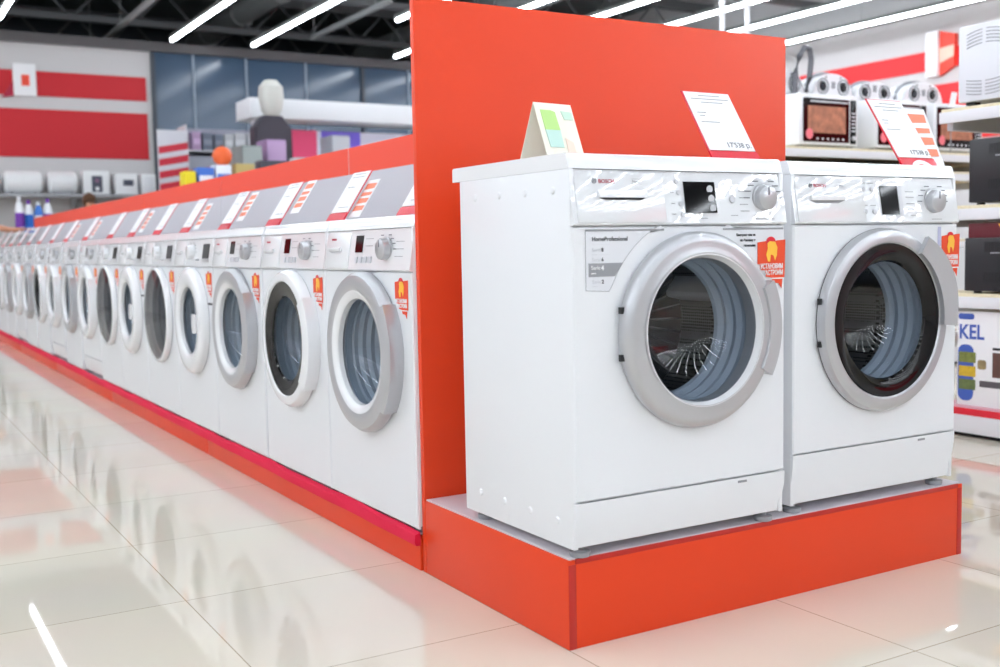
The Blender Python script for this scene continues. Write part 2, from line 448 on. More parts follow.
        dr_ = lathe_part('door', [(R-.003, -.007), (R+.003, -.010), (R+.003, -.022), (R-.002, -.033), (R-.010, -.037), (R-.030, -.037), (R-.034, -.034), (R-.036, -.030)], SILVER, lab='silver door ring with black glass surround')
        lathe_part('door_seam_ring', [(R+.0015, -.0075), (R+.0035, -.0105), (R+.002, -.0125)], BLACKM, dr_)
        lathe_part('door_black_ring', [(R-.034, -.0335), (.165, -.030), (.150, -.024), (.146, -.018)], BLACKP, dr_)
        bowl(.147, -.020, .14, GL, dr_)
        # plate-like grip standing off the ring
        b = B(); n = 14; L = []
        for i in range(n+1):
            a = math.radians(58-64*i/n); r0 = R-.034; r1 = R+.018+.012*math.sin(PI*i/n)
            L.append([b.verts.new((cx+r*math.cos(a), y, cz+r*math.sin(a))) for r, y in ((r0, -.037), (r0+.002, -.049), (r1-.004, -.052), (r1, -.048), (r1-.002, -.038))])
        for A_, C_ in zip(L, L[1:]):
            for k in range(5): b.faces.new((A_[k], A_[(k+1) % 5], C_[(k+1) % 5], C_[k]))
        b.faces.new(L[0]); b.faces.new(L[-1][::-1])
        obj('door_handle', b, SILVER, dr_)
        for hz in (cz+.055, cz-.048): box('hinge_slot', BLACKM, (cx-R-.004, cx-R+.004, -.022, -.014, hz-.007, hz+.007), dr_)
    elif style in 'CG':
        OUT = SILVER if style == 'C' else WPLAST
        dr_ = lathe_part('door', [(R-.002, -.007), (R+.004, -.012), (R+.002, -.030), (R-.008, -.043), (R-.020, -.046), (.178, -.045), (.174, -.043)], OUT, lab='round porthole door with a %s ring' % ('silver' if style == 'C' else 'white'))
        lathe_part('door_inner_ring', [(.176, -.0445), (.172, -.0440), (.156, -.038), (.152, -.034), (.150, -.020)], WPLAST, dr_)
        bowl(.1535, -.035, .13, GL, dr_)
        ring_handle(dr_, cx, cz, R-.032, R+.016, -.044, -.054, math.radians(-40), math.radians(36), OUT)
    elif style == 'D':
        dr_ = lathe_part('door', [(R-.002, -.007), (R+.004, -.012), (R+.002, -.030), (R-.008, -.043), (R-.018, -.046), (R-.034, -.045), (R-.037, -.040)], WPLAST, lab='white door ring around black glass')
        lathe_part('door_black_ring', [(R-.036, -.041), (.165, -.038), (.142, -.034), (.138, -.028)], BLACKP, dr_)
        bowl(.139, -.030, .13, GL, dr_)
        ring_handle(dr_, cx, cz, R-.030, R+.016, -.044, -.053, math.radians(-40), math.radians(36), WPLAST)
    elif style == 'E':
        dr_ = lathe_part('door', [(R-.002, -.007), (R+.003, -.012), (R, -.030), (R-.010, -.041), (R-.030, -.046), (.165, -.045), (.150, -.040), (.144, -.034), (.142, -.020)], WPLAST, lab='wide white door ring')
        bowl(.145, -.035, .13, GL, dr_)
        b = B(); add_prism(b, rrect(cx+.112, cx+.172, cz-.045, cz+.035, .012), -.052, -.034, 'y'); obj('door_handle', b, WPLAST, dr_)
    elif style == 'F':
        dr_ = lathe_part('door', [(R-.002, -.007), (R+.003, -.012), (R, -.030), (R-.006, -.036), (R-.014, -.036), (R-.016, -.032)], WPLAST, lab='thin white door ring around one dark glass disc')
        lathe_part('door_glass', [(R-.015, -.033), (.18, -.046), (.12, -.054), (.06, -.058), (0, -.059)], GLD, dr_)
    # stickers
    if style == 'A':
        y = -.0075
        def arc(a0, a1, r, k=10): return [(cx+r*math.cos(math.radians(a0+(a1-a0)*i/k)), cz+r*math.sin(math.radians(a0+(a1-a0)*i/k))) for i in range(k+1)]
        b = B(); pts = [(.033, .690), (.033, .566), (.092, .563)]+arc(155, 113, .250)
        pts = [p for p in pts]; pts.append((pts[-1][0]+.01, .690))
        add_prism(b, pts, y-.0004, y)
        sh = obj('series_sticker', b, MATS['clear_sheet'], root, smooth=False, label='series label sheet curving round the door')
        b = B(); add_box(b, .033, pts[-1][0], y-.001, y, .688, .692)
        for k in range(len(pts)-1):
            if k == len(pts)-2: continue
            (xa, za), (xb, zb_) = pts[k], pts[k+1]; add_tube(b, [(xa, y-.0004, za), (xb, y-.0004, zb_)], .0006, 4)
        obj('sheet_border', b, GREYP, sh, smooth=False)
        b = B(); add_prism(b, [(.040, .622), (.040, .594), (.107, .594), (.128, .622)], y-.001, y-.0003); obj('grey_band', b, GREYP, sh, smooth=False)
        b = B(); text_bm(b, 'HomeProfessional', .0125, at_front(.049, y-.0008, .668), bold=.0002)
        for s_, z_ in (('8', .646), ('6', .622+.004), ('2', .580)): text_bm(b, s_, .011, at_front(.073, y-.0008, z_), bold=.0003)
        obj('sheet_heading', b, INKD, sh, smooth=False)
        b = B()
        for z_ in (.646, .626, .580): text_bm(b, 'Serie', .011, at_front(.049, y-.0008, z_)); add_box(b, .049, .062, y-.0006, y-.0003, z_-.0065, z_-.0055)
        add_box(b, .049, .095, y-.0006, y-.0003, .6610, .6614); add_box(b, .049, .095, y-.0006, y-.0003, .6395, .6399)
        obj('sheet_lines', b, LGREYP, sh, smooth=False)
        b = B(); text_bm(b, 'Serie', .0115, at_front(.046, y-.0014, .609)); text_bm(b, '4', .0125, at_front(.072, y-.0014, .608), bold=.0006); add_box(b, .046, .058, y-.0014, y-.0009, .600, .602)
        obj('band_lettering', b, PAPER, sh, smooth=False)
        b = B(); pts = [(.408, .690)]+arc(68, 27, .250)+[(.578, .560), (.592, .560), (.592, .690)]
        add_prism(b, pts, y-.0004, y)
        s2 = obj('corner_sticker', b, MATS['clear_sheet'], root, smooth=False)
        b = B(); add_box(b, .408, .592, y-.001, y, .688, .692); obj('sheet_border', b, GREYP, s2, smooth=False)
        b = B()
        for s_, z_ in (('Быстрее чем за', .674), ('по Вашему в', .662), ('экономии', .650)): text_bm(b, s_, .0075, at_front(.505, y-.0008, z_), bold=.0003, align='RIGHT')
        obj('sheet_lettering', b, INKD, s2, smooth=False)
        orange_sticker(root, .511, .552, y-.001, .087, .116)
    elif style == 'B':
        orange_sticker(root, .535, .560, -.008, .072, .115)
        box('energy_label', MATS['energy_blue'], (.520, .532, -.0085, -.0075, .640, .690), root)
    else:
        orange_sticker(root, .500, .575, -.008, .080, .105)
    if style in 'EG':
        box('small_black_label', BLACKM, (.515, .575, -.0085, -.0075, .545, .553), root)
    feet(root, w, d)
    shift(root, Vector((-w/2, -d/2, 0)))
    return root

# perforated drum steel, clear sheet
def _extra():
    m = mat('perforated_steel', (90, 90, 94), .32, metal=1); nt = m.node_tree
    tc = nt.nodes.new('ShaderNodeTexCoord'); v = nt.nodes.new('ShaderNodeTexVoronoi'); v.inputs['Scale'].default_value = 130; v.inputs['Randomness'].default_value = .15
    r = nt.nodes.new('ShaderNodeValToRGB'); r.color_ramp.elements[0].position = .28; r.color_ramp.elements[0].color = (.01, .01, .01, 1); r.color_ramp.elements[1].position = .36; r.color_ramp.elements[1].color = (.25, .25, .26, 1)
    nt.links.new(tc.outputs['Object'], v.inputs['Vector']); nt.links.new(v.outputs['Distance'], r.inputs[0]); nt.links.new(r.outputs[0], nt.nodes['Principled BSDF'].inputs['Base Color'])
    mat('clear_sheet', (232, 234, 240), .15, coat=.6)
    mat('energy_blue', (190, 192, 220), .5)
    # polished floor tiles, 60 cm, thin joints
    m = mat('cream_floor_tiles', (225, 215, 196), .028, coat=.0); nt = m.node_tree; b = nt.nodes['Principled BSDF']
    b.inputs['IOR'].default_value = 1.62
    tc = nt.nodes.new('ShaderNodeTexCoord'); mp = nt.nodes.new('ShaderNodeMapping'); mp.inputs['Location'].default_value = (0, -.2, 0)
    br = nt.nodes.new('ShaderNodeTexBrick'); br.offset = 0; br.squash = 1
    for k, x in (('Scale', 1), ('Mortar Size', .0016), ('Mortar Smooth', .0), ('Brick Width', .6), ('Row Height', .6), ('Bias', 0)): br.inputs[k].default_value = x
    br.inputs['Color1'].default_value = srgb(231, 222, 206); br.inputs['Color2'].default_value = srgb(225, 216, 201); br.inputs['Mortar'].default_value = srgb(178, 164, 142)
    n = nt.nodes.new('ShaderNodeTexNoise'); n.inputs['Scale'].default_value = 2.3; n.inputs['Detail'].default_value = 5
    mx = nt.nodes.new('ShaderNodeMix'); mx.data_type = 'RGBA'; mx.blend_type = 'MULTIPLY'; mx.inputs[0].default_value = .12
    nt.links.new(tc.outputs['Object'], mp.inputs[0]); nt.links.new(mp.outputs[0], br.inputs[0]); nt.links.new(tc.outputs['Object'], n.inputs[0])
    nt.links.new(br.outputs['Color'], mx.inputs[6]); nt.links.new(n.outputs['Color'], mx.inputs[7]); nt.links.new(mx.outputs[2], b.inputs['Base Color'])
_extra()

# ------------------------------------------------------------------ the room
XL, XR, YF, YB, ZC = -8.0, 12.9, -16.0, 15.5, 5.6
WALL = mat('painted_wall', (205, 203, 203), .7); WRED = mat('wall_red_band', (196, 24, 36), .6)
WREDR = mat('wall_bright_red_band', (226, 44, 48), .6)
b = B(); add_box(b, XL, XR, YF, YB+6, -.1, 0); struct('floor', b, MATS['cream_floor_tiles'])
b = B(); add_box(b, XL, XR, YF, YB+6, ZC, ZC+.1); struct('ceiling', b, mat('dark_ceiling_deck', (112, 120, 121), .9, noise=.4, nscale=.8))
b = B(); add_box(b, XL-.1, XL, YF, YB+6, 0, ZC); struct('wall_left', b, WALL)
b = B(); add_box(b, XL, XR, YF-.1, YF, 0, ZC); struct('wall_front', b, WALL)
b = B(); add_box(b, XR, XR+.1, YF, YB+6, 0, ZC); struct('wall_right', b, WALL)
b = B(); add_box(b, XL, 2.86, YB, YB+.12, 0, 3.95); struct('wall_back', b, WALL)
b = B(); add_box(b, XL, XR, YB+5.9, YB+6, 0, ZC); struct('wall_far', b, mat('dark_void_wall', (70, 74, 80), .9))
b = B(); add_box(b, XL, 2.78, YB-.02, YB, 3.19, 3.55); add_box(b, XL, 2.78, YB-.02, YB, 2.30, 3.0); struct('trim_1', b, WRED)
b = B(); add_box(b, XL, XR, YB-.10, YB+.15, 3.95, 4.09); struct('trim_2', b, mat('grey_steel_beam', (110, 108, 110), .6))
b = B(); add_box(b, XR-.03, XR, YF, YB, 3.38, 3.67); add_box(b, XR-.03, XR, YF, YB, 2.3, 3.15); struct('trim_3', b, WREDR)
b = B(); add_box(b, XR-.6, XR, YF, YB, 4.22, 4.5); struct('trim_4', b, mat('grey_bulkhead', (165, 165, 165), .7))
# glazed blue partition to the side of the red-striped wall
b = B()
add_box(b, 2.86, XR, YB, YB+.04, 0, 3.95); w1 = struct('window_1', b, mat('dark_blue_glazing', (70, 92, 116), .15))
b = B()
for X in (2.86, 6.36, 9.8, 12.8): add_box(b, X, X+.06, YB-.05, YB+.02, 0, 3.95)
obj('window_mullion', b, mat('dark_mullion', (50, 60, 72), .4), w1)
b = B()
for X in (3.5, 4.35, 5.36, 7.24, 8.3): add_box(b, X, X+.03, YB-.04, YB+.02, 0, 3.95)  # middle strip stands in for a bright reflection streak on the glazing
obj('window_bar_and_streak', b, mat('pale_mullion_and_streak', (150, 165, 180), .4), w1)
# roof structure above the lamps
STEELD = mat('roof_steel', (96, 98, 100), .6); STEELL = mat('roof_steel_pale', (150, 152, 152), .6)
k = 5
for Y in (-13, -10, -7, -4, -1, 2, 5, 8, 11, 14, 17, 19.5):
    b = B(); add_box(b, XL, XR, Y-.08, Y+.08, 5.15, 5.3); add_box(b, XL, XR, Y-.06, Y+.06, 4.62, 4.72)
    x = XL
    while x < XR-.9:
        add_tube(b, [(x, Y, 4.67), (x+.5, Y, 5.2), (x+1.0, Y, 4.67)], .025, 5); x += 1.0
    struct('trim_%d' % k, b, STEELD); k += 1
GALV = mat('galvanised_duct', (165, 168, 168), .45, metal=.4)
for i, (X, Z, R_, y0, lab) in enumerate(((4.84, 5.0, .2, 6, 'thick grey ventilation duct running along the ceiling past the blue glazing'),
                          (8.45, 4.95, .28, 1, 'wide pale duct under the roof above the red partition'),
                          (-3.2, 4.9, .25, -6, 'round grey duct under the roof over the open aisle'))):
    b = B(); add_tube(b, [(X, y0, Z), (X, 20, Z)], R_, 20)
    for y in range(int(y0)+1, 20, 2): add_lathe(b, [(R_, y), (R_+.02, y), (R_+.02, y+.05), (R_, y+.05)], X, Z, 20)
    tag(obj('ventilation_duct', b, GALV), lab, 'duct')
for i, (X, y0, y1, lab) in enumerate(((2.45, 10.2, 18, 'slim unlit lighting track between the glowing tubes above the red-striped wall'), (5.4, 12.2, 15.2, 'unlit grey lighting track continuing from a glowing tube by the blue glazing'))):
    b = B(); add_box(b, X-.035, X+.035, y0, y1, 4.28, 4.34)
    y = y0+.5
    while y < y1: add_tube(b, [(X, y, 4.34), (X, y, 5.6)], .006, 5); y += 2.4
    tag(obj('lighting_track', b, STEELL), lab, 'lighting track')
for X, Y, z, lab in ((4.983, 5.0, 2.55, 'white pole hanging behind the red partition, the slimmer of two'), (5.258, 5.0, 2.55, 'white pole hanging behind the red partition, closer to its free corner')):
    b = B(); add_tube(b, [(X, Y, z), (X, Y, ZC)], .022, 10); add_tube(b, [(X, Y, z), (X, Y, z+.03)], .035, 10)
    tag(obj('hanging_pole', b, WPLAST), lab, 'pole')
# fluorescent tube lines
TM = mat('lit_tube', (240, 247, 255), .5, emit=TUBE)
HM = mat('lamp_housing', (120, 124, 122), .5)
col_names = {0.6: 'over the aisle, ending above the far corner of the red-striped wall', 3.0: 'ending over the blue glazing, first beside the grey duct', 4.2: 'second line above the blue glazing', 5.4: 'short line beginning beside the red partition edge', 6.6: 'just showing above the partition top near its corner', 7.8: 'crossing above the middle of the partition top', 9.1: 'crossing above the hanging white poles', 10.3: 'second from the side wall with the red band', 11.7: 'running closest to the side wall with the red band'}
lines = [(x, -15.6, 14.6) for x in (-7.2, -6.0, -4.8, -3.6, -2.4, -1.2)]+[(-.3, -15.6, 11.0), (.6, -15.6, 14.1), (1.8, -15.6, 9.8), (3.0, -15.6, 14.7), (4.2, -15.6, 14.6), (5.4, -15.6, 12.0), (6.6, -15.6, 14.6), (7.8, -15.6, 14.6), (9.1, -15.6, 14.6), (10.3, -15.6, 14.6), (11.7, -15.6, 14.6)]
for x, y0, y1 in lines:
    lab = 'long glowing fluorescent tube line '+col_names.get(x, 'over the open aisle side of the hall')
    t = thing('fluorescent_lamp', lab, 'ceiling light', (x, (y0+y1)/2, 4.0), 0, 'fluorescent tube lines on the ceiling')
    L = (y1-y0)/2
    b = B(); add_box(b, -.021, .021, -L, L, -.02, .02, .008); obj('lamp_tube', b, TM, t)
    b = B(); add_box(b, -.04, .04, -L, L, .02, .07)
    y = -L+1
    while y < L: add_tube(b, [(0, y, .07), (0, y, 1.6)], .004, 4); y += 3
    obj('lamp_housing', b, HM, t, smooth=False)

# ------------------------------------------------------------------ podium and partition
HP, PW, PD = .198, 1.293, .668
t = thing('display_podium', 'red-orange podium with pale grey top carrying the two large washing machines', 'podium', (PW/2, PD/2, 0))
def pod(nm, m, d_, lab=None, bev=.0015):
    o = box(nm, m, d_, t, bev, lab); o.data.transform(Matrix.Translation((-PW/2, -PD/2, 0))); return o
pod('front_board', RED, (.018, PW-.02, .0, .018, 0, HP-.012))
pod('side_board', RED, (0, .018, .0, PD-.001, 0, HP-.004))
pod('side_board', RED, (PW-.018, PW, .0, PD-.001, 0, HP-.004))
pod('edge_strip', REDEDGE, (.018, PW-.018, -.0006, .001, HP-.014, HP-.002))
pod('edge_strip', REDEDGE, (.0008, .0195, -.0006, .001, 0, HP-.014))
pod('edge_strip', REDEDGE, (PW-.02, PW-.003, -.0006, .001, 0, HP-.014))
pod('top_board', LAM, (.003, PW-.003, .001, PD-.001, HP-.004, HP), 'pale grey laminate top')
b = B(); add_box(b, 0, 1.307, .668, .687, 0, 1.497, .001)
tag(obj('partition_panel', b, RED), 'tall red-orange partition board behind the two large washing machines', 'partition')

# ------------------------------------------------------------------ the two display machines
m1 = make_washer('A', big=True, label='washing machine with silver porthole door and series label sheet, on podium corner')
m1.location = (.002+.3, -.02+.2325, HP); 
m2 = make_washer('B', big=True, label='washing machine with black-ringed silver door, beside the one with the series sheet')
m2.location = (.648+.3, .0+.2325, HP)

# ------------------------------------------------------------------ price cards
def price_card(loc, rz, label, w=.145, h=.19, lean=33, price='', big=False, arc=False, sale=False, group='price cards on the washing machines', bleached=False):
    t = thing('price_card', label, 'price card', loc, rz, group)
    M = Matrix.Rotation(-math.radians(lean), 4, 'X')
    def part(nm, m, dims, parent=t, bev=0):
        b = B(); add_box(b, *dims, bev=bev, M=M); return obj(nm, b, m, parent)
    # foot plate and leaning clear holder
    b = B(); add_box(b, 0, w, -.01, .09, 0, .003, .001); obj('foot_plate', b, MATS['holder_clear'], t)
    part('holder_back', CARDR, (0, w, .0015, .0035, .0, h+.03))
    part('red_footer', CARDR, (0, w, -.0015, .0015, .0, .036))
    s = part('price_sheet', PAPER, (.004, w-.004, -.001, .001, .040, h+.026))
    b = B()
    def line(x0, x1, z): add_box(b, x0*w, x1*w, -.0016, -.001, z*h+.035-.0006, z*h+.035+.0006)
    if big:
        for x0, x1, z in ((.3, .75, .9), (.12, .9, .845), (.3, .75, .79), (.12, .3, .62), (.14, .25, .57), (.12, .5, .47)): line(x0, x1, z)
        text_bm(b, price, .021, Matrix.Translation((.42*w, -.0014, .075*h+.035)) @ FRONT)
    else:
        for x0, x1, z in ((.2, .8, .9), (.15, .85, .83), (.2, .6, .6), (.3, .85, .14)): line(x0, x1, z)
    for v in b.verts: v.co = M @ v.co
    obj('sheet_print', b, INK, s, smooth=False)
    if arc:
        b = B(); pts = [(w*.55+.045*math.cos(a), -.004+.034*math.sin(a)) for a in [PI*k/16 for k in range(17)]]+[(w*.55+.028*math.cos(a), -.004+.020*math.sin(a)) for a in [PI*k/16 for k in range(16, -1, -1)]]
        add_prism(b, pts, -.0026, -.0014)
        for v in b.verts: v.co = M @ v.co
        obj('white_arc_print', b, PAPER, t, smooth=False)
    return t
mat('holder_clear', (225, 225, 228), .15, coat=.5)
def sale_sheet(loc, rz, label, w=.105, h=.15, lean=33):
    t = thing('sale_sheet', label, 'leaflet', loc, rz, 'orange-printed sale sheets on the washing machines')
    M = Matrix.Rotation(-math.radians(lean), 4, 'X')
    b = B(); add_box(b, 0, w, 0, .0012, 0, h, M=M); obj('sheet', b, PAPER, t)
    b = B()
    for z0, z1 in ((.16, .30), (.36, .50), (.56, .66), (.74, .90)):
        add_prism(b, [(.08*w, z0*h), (.9*w, (z0+.02)*h), (.92*w, z1*h), (.1*w, z1*h)], -.0008, 0)
    for v in b.verts: v.co = M @ v.co
    obj('orange_print', b, ORANGE2, t, smooth=False)
    return t
zt1 = HP+.85
price_card((.528, .130, zt1), 0, 'leaning price sheet in red holder against the red partition, price reading 17 538', .156, .195, price="17'538 р.", big=True)
price_card((1.205, .130, zt1), 0, 'leaning price sheet in red holder in front of the white microwaves', .146, .215, price="17'538 р.", big=True, arc=True)
sale_sheet((1.355, .200, zt1+.015), 0, 'orange-printed sheet tucked behind the price card in front of the microwaves', .115, .19, 24)
# paper tent card
t = thing('tent_card', 'folded paper tent card with green and peach print on the washing machine', 'tent card', (.205, .345, zt1), math.radians(8))
b = B()
w_, h_, dd = .12, .150, .058
for s_ in (-1, 1):
    add_prism(b, [(s_*dd, 0), (s_*(dd-.0015), 0), (0, h_-.001), (0, h_+.001)][::s_], -w_/2, w_/2, 'x')
obj('folded_sheet', b, mat('cream_paper', (246, 242, 226), .5), t, smooth=False)
M = Matrix.Translation((0, -dd, 0)) @ Matrix.Rotation(-math.atan2(dd, h_), 4, 'X')
def tprint(nm, m, pts):
    b = B(); add_prism(b, pts, -.0022, -.001)
    for v in b.verts: v.co = M @ v.co
    obj(nm, b, m, t, smooth=False)
tprint('green_print', mat('lime_print', (185, 226, 135), .5), [(-.045, .09), (.002, .09), (0, .138), (-.012, .142), (-.045, .142)])
tprint('teal_print', mat('teal_print', (196, 230, 218), .5), [(-.043, .045), (.0, .045), (.002, .09), (-.045, .09)])
tprint('peach_print', mat('peach_print', (246, 224, 206), .5), [(.008, .01), (.035, .01), (.034, .06), (.012, .07)])
tprint('mint_print', mat('mint_print', (205, 234, 214), .5), [(.025, .120), (.054, .120), (.054, .140), (.020, .142)])

# ------------------------------------------------------------------ the long row
starts = [.690, 1.293, 1.905, 2.507, 3.109, 3.711, 4.313, 4.92, 5.56, 6.21, 6.87, 7.54, 8.2, 8.85, 9.5, 10.15, 10.8, 11.45]
styles = 'CDCEFEFGCGDCGCDCGC'
ords = ['first', 'second', 'third', 'fourth', 'fifth', 'sixth', 'seventh', 'eighth', 'ninth', 'tenth', 'eleventh', 'twelfth', 'thirteenth', 'fourteenth', 'fifteenth', 'sixteenth', 'seventeenth', 'eighteenth']
desc = {'C': 'white washing machine with silver door ring', 'D': 'white washing machine with black-ringed door glass', 'E': 'white washing machine with wide white door ring',
        'F': 'white washing machine with dark glass disc door', 'G': 'white washing machine with plain white door ring'}
BZ = .0975
protos = {}
for i, (y, st) in enumerate(zip(starts, styles)):
    if st in protos: o = copy_tree(protos[st])
    else: o = protos[st] = make_washer(st, d=.55)
    tag(o, '%s, %s in the long row from the partition' % (desc[st], ords[i]), 'washing machine', 'washing machines in the long row')
    o.rotation_euler = (0, 0, -PI/2)
    o.location = (-.005+.275, y+.3, BZ)
cy = [1.05, 1.60, 2.23, 2.87, 3.52, 4.08, 4.70, 5.30, 6.15, 6.95, 7.62, 8.3, 8.95, 9.6, 10.25, 10.9, 11.5]
pc = None
for i, y in enumerate(cy):
    lab = 'slanted price card with red foot, on %s row machine from the partition' % ords[i]
    if pc is None: o = pc = price_card((0, 0, 0), 0, lab, .150, .175, 33)
    else: o = copy_tree(pc); o['label'] = lab
    o.location = (.115, y, BZ+.85); o.rotation_euler = (0, 0, -PI/2)
    o['group'] = 'price cards on the long row'
sp = None
for i, (y, z) in enumerate(((1.46, .015), (2.07, .05), (2.72, .04), (3.36, .02), (4.54, .03), (6.0, .02), (6.8, .02))):
    lab = 'orange-printed slanted sheet beside the price card on the %s row machine' % ords[[1, 2, 3, 4, 6, 8, 9][i]]
    if sp is None: o = sp = sale_sheet((0, 0, 0), 0, lab, .09, .145)
    else: o = copy_tree(sp); o['label'] = lab
    o.location = (.13+z*.65, y, BZ+.85+z); o.rotation_euler = (0, 0, -PI/2)
# plinth sections, felt strips, divider boards
PY = [.69, 2.715, 4.705, 6.695, 8.685, 10.675, 12.1]
for i, (a, c) in enumerate(zip(PY, PY[1:])):
    lab = 'red plinth section under the row of washing machines, %s from the partition' % ords[i]
    t = thing('row_plinth', lab, 'plinth', (.65, (a+c)/2, 0), 0, 'plinth sections under the row')
    L = (c-a)/2-.003
    b = B(); add_box(b, -.655, .655, -L, L, 0, BZ-.003, .002); obj('plinth_box', b, RED, t)
    b = B(); add_box(b, -.645, .645, -L, L, BZ-.003, BZ); obj('plinth_top', b, LAM, t)
b = B(); n = 240; prof = []
for i in range(n+1):
    y = .69+(12.1-.69)*i/n; wv = .004*math.sin(y*7)+.003*math.sin(y*17+1)
    prof.append([b.verts.new(p) for p in ((-.0055, y, .069), (-.017+wv*.4, y, .070), (-.019+wv, y, .080), (-.017+wv, y, .100), (-.0055, y, .108+.5*wv))])
for A_, C_ in zip(prof, prof[1:]):
    for k in range(5): b.faces.new((A_[k], A_[(k+1) % 5], C_[(k+1) % 5], C_[k]))
b.faces.new(prof[0]); b.faces.new(prof[-1][::-1])
tag(obj('felt_strip', b, PINK), 'magenta padded strip along the top edge of the long red plinth', 'edge strip')
DY = [.69, 2.64, 4.575, 6.56, 8.54, 10.5, 12.3]
for i, (a, c) in enumerate(zip(DY, DY[1:])):
    t = thing('divider_board', 'grey divider board with red top band behind the row, %s from the partition' % ords[i], 'divider', (.66, (a+c)/2, BZ), 0, 'divider boards behind the row')
    L = (c-a)/2-.006
    b = B(); add_box(b, -.012, .012, -L, L, 0, 1.187-BZ); obj('grey_board', b, DIVG, t)
    b = B(); add_box(b, -.013, .013, -L, L, 1.187-BZ, 1.303-BZ); obj('red_band', b, DIVR, t)
    b = B(); add_box(b, -.010, .010, L, L+.012, 0, 1.303-BZ); obj('joint_strip', b, LGREYP, t)

# ------------------------------------------------------------------ shelving beside and behind the podium
CHIP = mat('chipboard', (226, 214, 180), .7, noise=.2, nscale=90); SHW = mat('shelf_white', (226, 226, 230), .4)
def shelf_unit(name, label, x0, x1, y0, y1, shelves, top, face, plinth=.145):
    """face '-X' or '-Y': side of the price rails"""
    t = thing(name, label, 'shelving', ((x0+x1)/2, (y0+y1)/2, 0))
    o = Vector((-(x0+x1)/2, -(y0+y1)/2, 0))
    def part(nm, m, dims, bev=.002):
        q = box(nm, m, dims, t, bev); q.data.transform(Matrix.Translation(o)); return q
    if face == '-X':
        part('back_board', SHW, (x1-.03, x1, y0, y1, .02, top))
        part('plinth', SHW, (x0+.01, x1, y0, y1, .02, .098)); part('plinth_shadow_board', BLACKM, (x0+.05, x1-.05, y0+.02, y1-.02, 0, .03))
        part('plinth_red_band', CARDR, (x0+.008, x0+.012, y0, y1, .098, .128))
        part('base_shelf', mat('pinkish_base_shelf', (226, 170, 185), .25), (x0+.01, x1, y0, y1, .128, .14))
    else:
        part('back_board', SHW, (x0, x1, y1-.03, y1, .02, top))
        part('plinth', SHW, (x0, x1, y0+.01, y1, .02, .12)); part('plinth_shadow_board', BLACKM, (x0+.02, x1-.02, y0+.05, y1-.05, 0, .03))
    for z in shelves:
        if face == '-X':
            part('shelf_board', CHIP, (x0+.004, x1-.03, y0, y1, z-.02, z)); part('price_rail', SHW, (x0-.012, x0+.004, y0, y1, z-.062, z-.014), .003)
            for yy in (y0+.01, y1-.04): part('shelf_bracket', LGREYP, (x0+.03, x1-.03, yy, yy+.03, z-.09, z-.02))
        else:
            part('shelf_board', CHIP, (x0, x1, y0+.004, y1-.03, z-.02, z)); part('price_rail', SHW, (x0, x1, y0-.012, y0+.004, z-.062, z-.014), .003)
            for xx in (x0+.01, x1-.04): part('shelf_bracket', LGREYP, (xx, xx+.03, y0+.03, y1-.03, z-.07, z-.02))
    return t
XB = 2.81
shelf_unit('shelving_unit', 'white shelving unit with chipboard shelves holding black ovens beside the podium', XB, XB+.5, -1.6, 1.24, [.622, .995, 1.410], 1.5, '-X')
# items on it (faces towards -X, far end at y1)
t = thing('microwave_oven', 'silver-white appliance with curved vent slots on the top shelf beside the podium', 'microwave oven', (XB+.22, .915, 1.418))
b = B(); add_box(b, -.2, .2, -.256, .256, .012, .33, .008); obj('casing', b, mat('silver_white_casing', (222, 224, 230), .35), t)
b = B()
for g in range(2):
    for r_ in range(5):
        for q in range(4):
            pts = []
            for k in range(6):
                u = q/4+.20*k/5; e = math.cos(PI*(u-.25)*1.1)
                zz = (.205+.014*r_+.045*e) if g == 0 else (.120-.014*r_-.028*e)
                pts.append((-.2008, .215-.36*u, zz))
            add_tube(b, pts, .0020, 4)
obj('vent_slots', b, GREYP, t)
for sx in (-.16, .16):
    for sy in (-.21, .21): box('foot', BLACKM, (sx-.02, sx+.02, sy-.02, sy+.02, 0, .014), t)
def black_oven(x, y, z, w, h, d_, label):
    t = thing('black_oven', label, 'oven', (x, y, z))
    b = B(); add_box(b, -d_/2, d_/2, -w/2, w/2, .01, h, .006); obj('casing', b, mat('black_oven_casing', (26, 26, 30), .35, bump=.2, nscale=60), t)
    b = B()
    for zz in (h*.84, h*.30):
        for k in range(7): add_box(b, -d_/2-.0015, -d_/2, w/2-.10-.012*k, w/2-.094-.012*k, zz-.02, zz+.02)
    obj('vent_slots', b, BLACKM, t)
    b = B(); add_box(b, -d_/2-.012, -d_/2, -w/2+.02, w/2-.13, h*.72, h*.74, .002); obj('handle', b, GREYP, t)
    for sx in (-1, 1):
        for sy in (-1, 1): box('foot', BLACKM, (sx*d_*.4-.012, sx*d_*.4+.012, sy*w*.42-.012, sy*w*.42+.012, 0, .012), t)
black_oven(XB+.19, .885, .995, .44, .275, .36, 'black oven on the middle shelf, directly under the silver-white appliance')
black_oven(XB+.19, .86, .622, .52, .235, .36, 'long black oven on the lower shelf above the printed carton')
# striped leaflet strip lying on the lower oven
t = thing('striped_box', 'flat dark red box with yellow and white stripes on top of the lower black oven', 'box', (XB+.19, .87, .857))
b = B(); add_box(b, -.17, .17, -.24, .24, 0, .062, .002); obj('carton', b, mat('dark_red_carton', (96, 22, 34), .5), t)
b = B(); add_prism(b, [(.02, .005), (.06, .005), (.10, .057), (.05, .057)], -.1712, -.1698, 'x'); obj('yellow_stripe', b, YEL, t, smooth=False)
b = B(); add_prism(b, [(-.04, .005), (.0, .005), (.04, .057), (.0, .057)], -.1712, -.1698, 'x'); obj('white_stripe', b, PAPER, t, smooth=False)
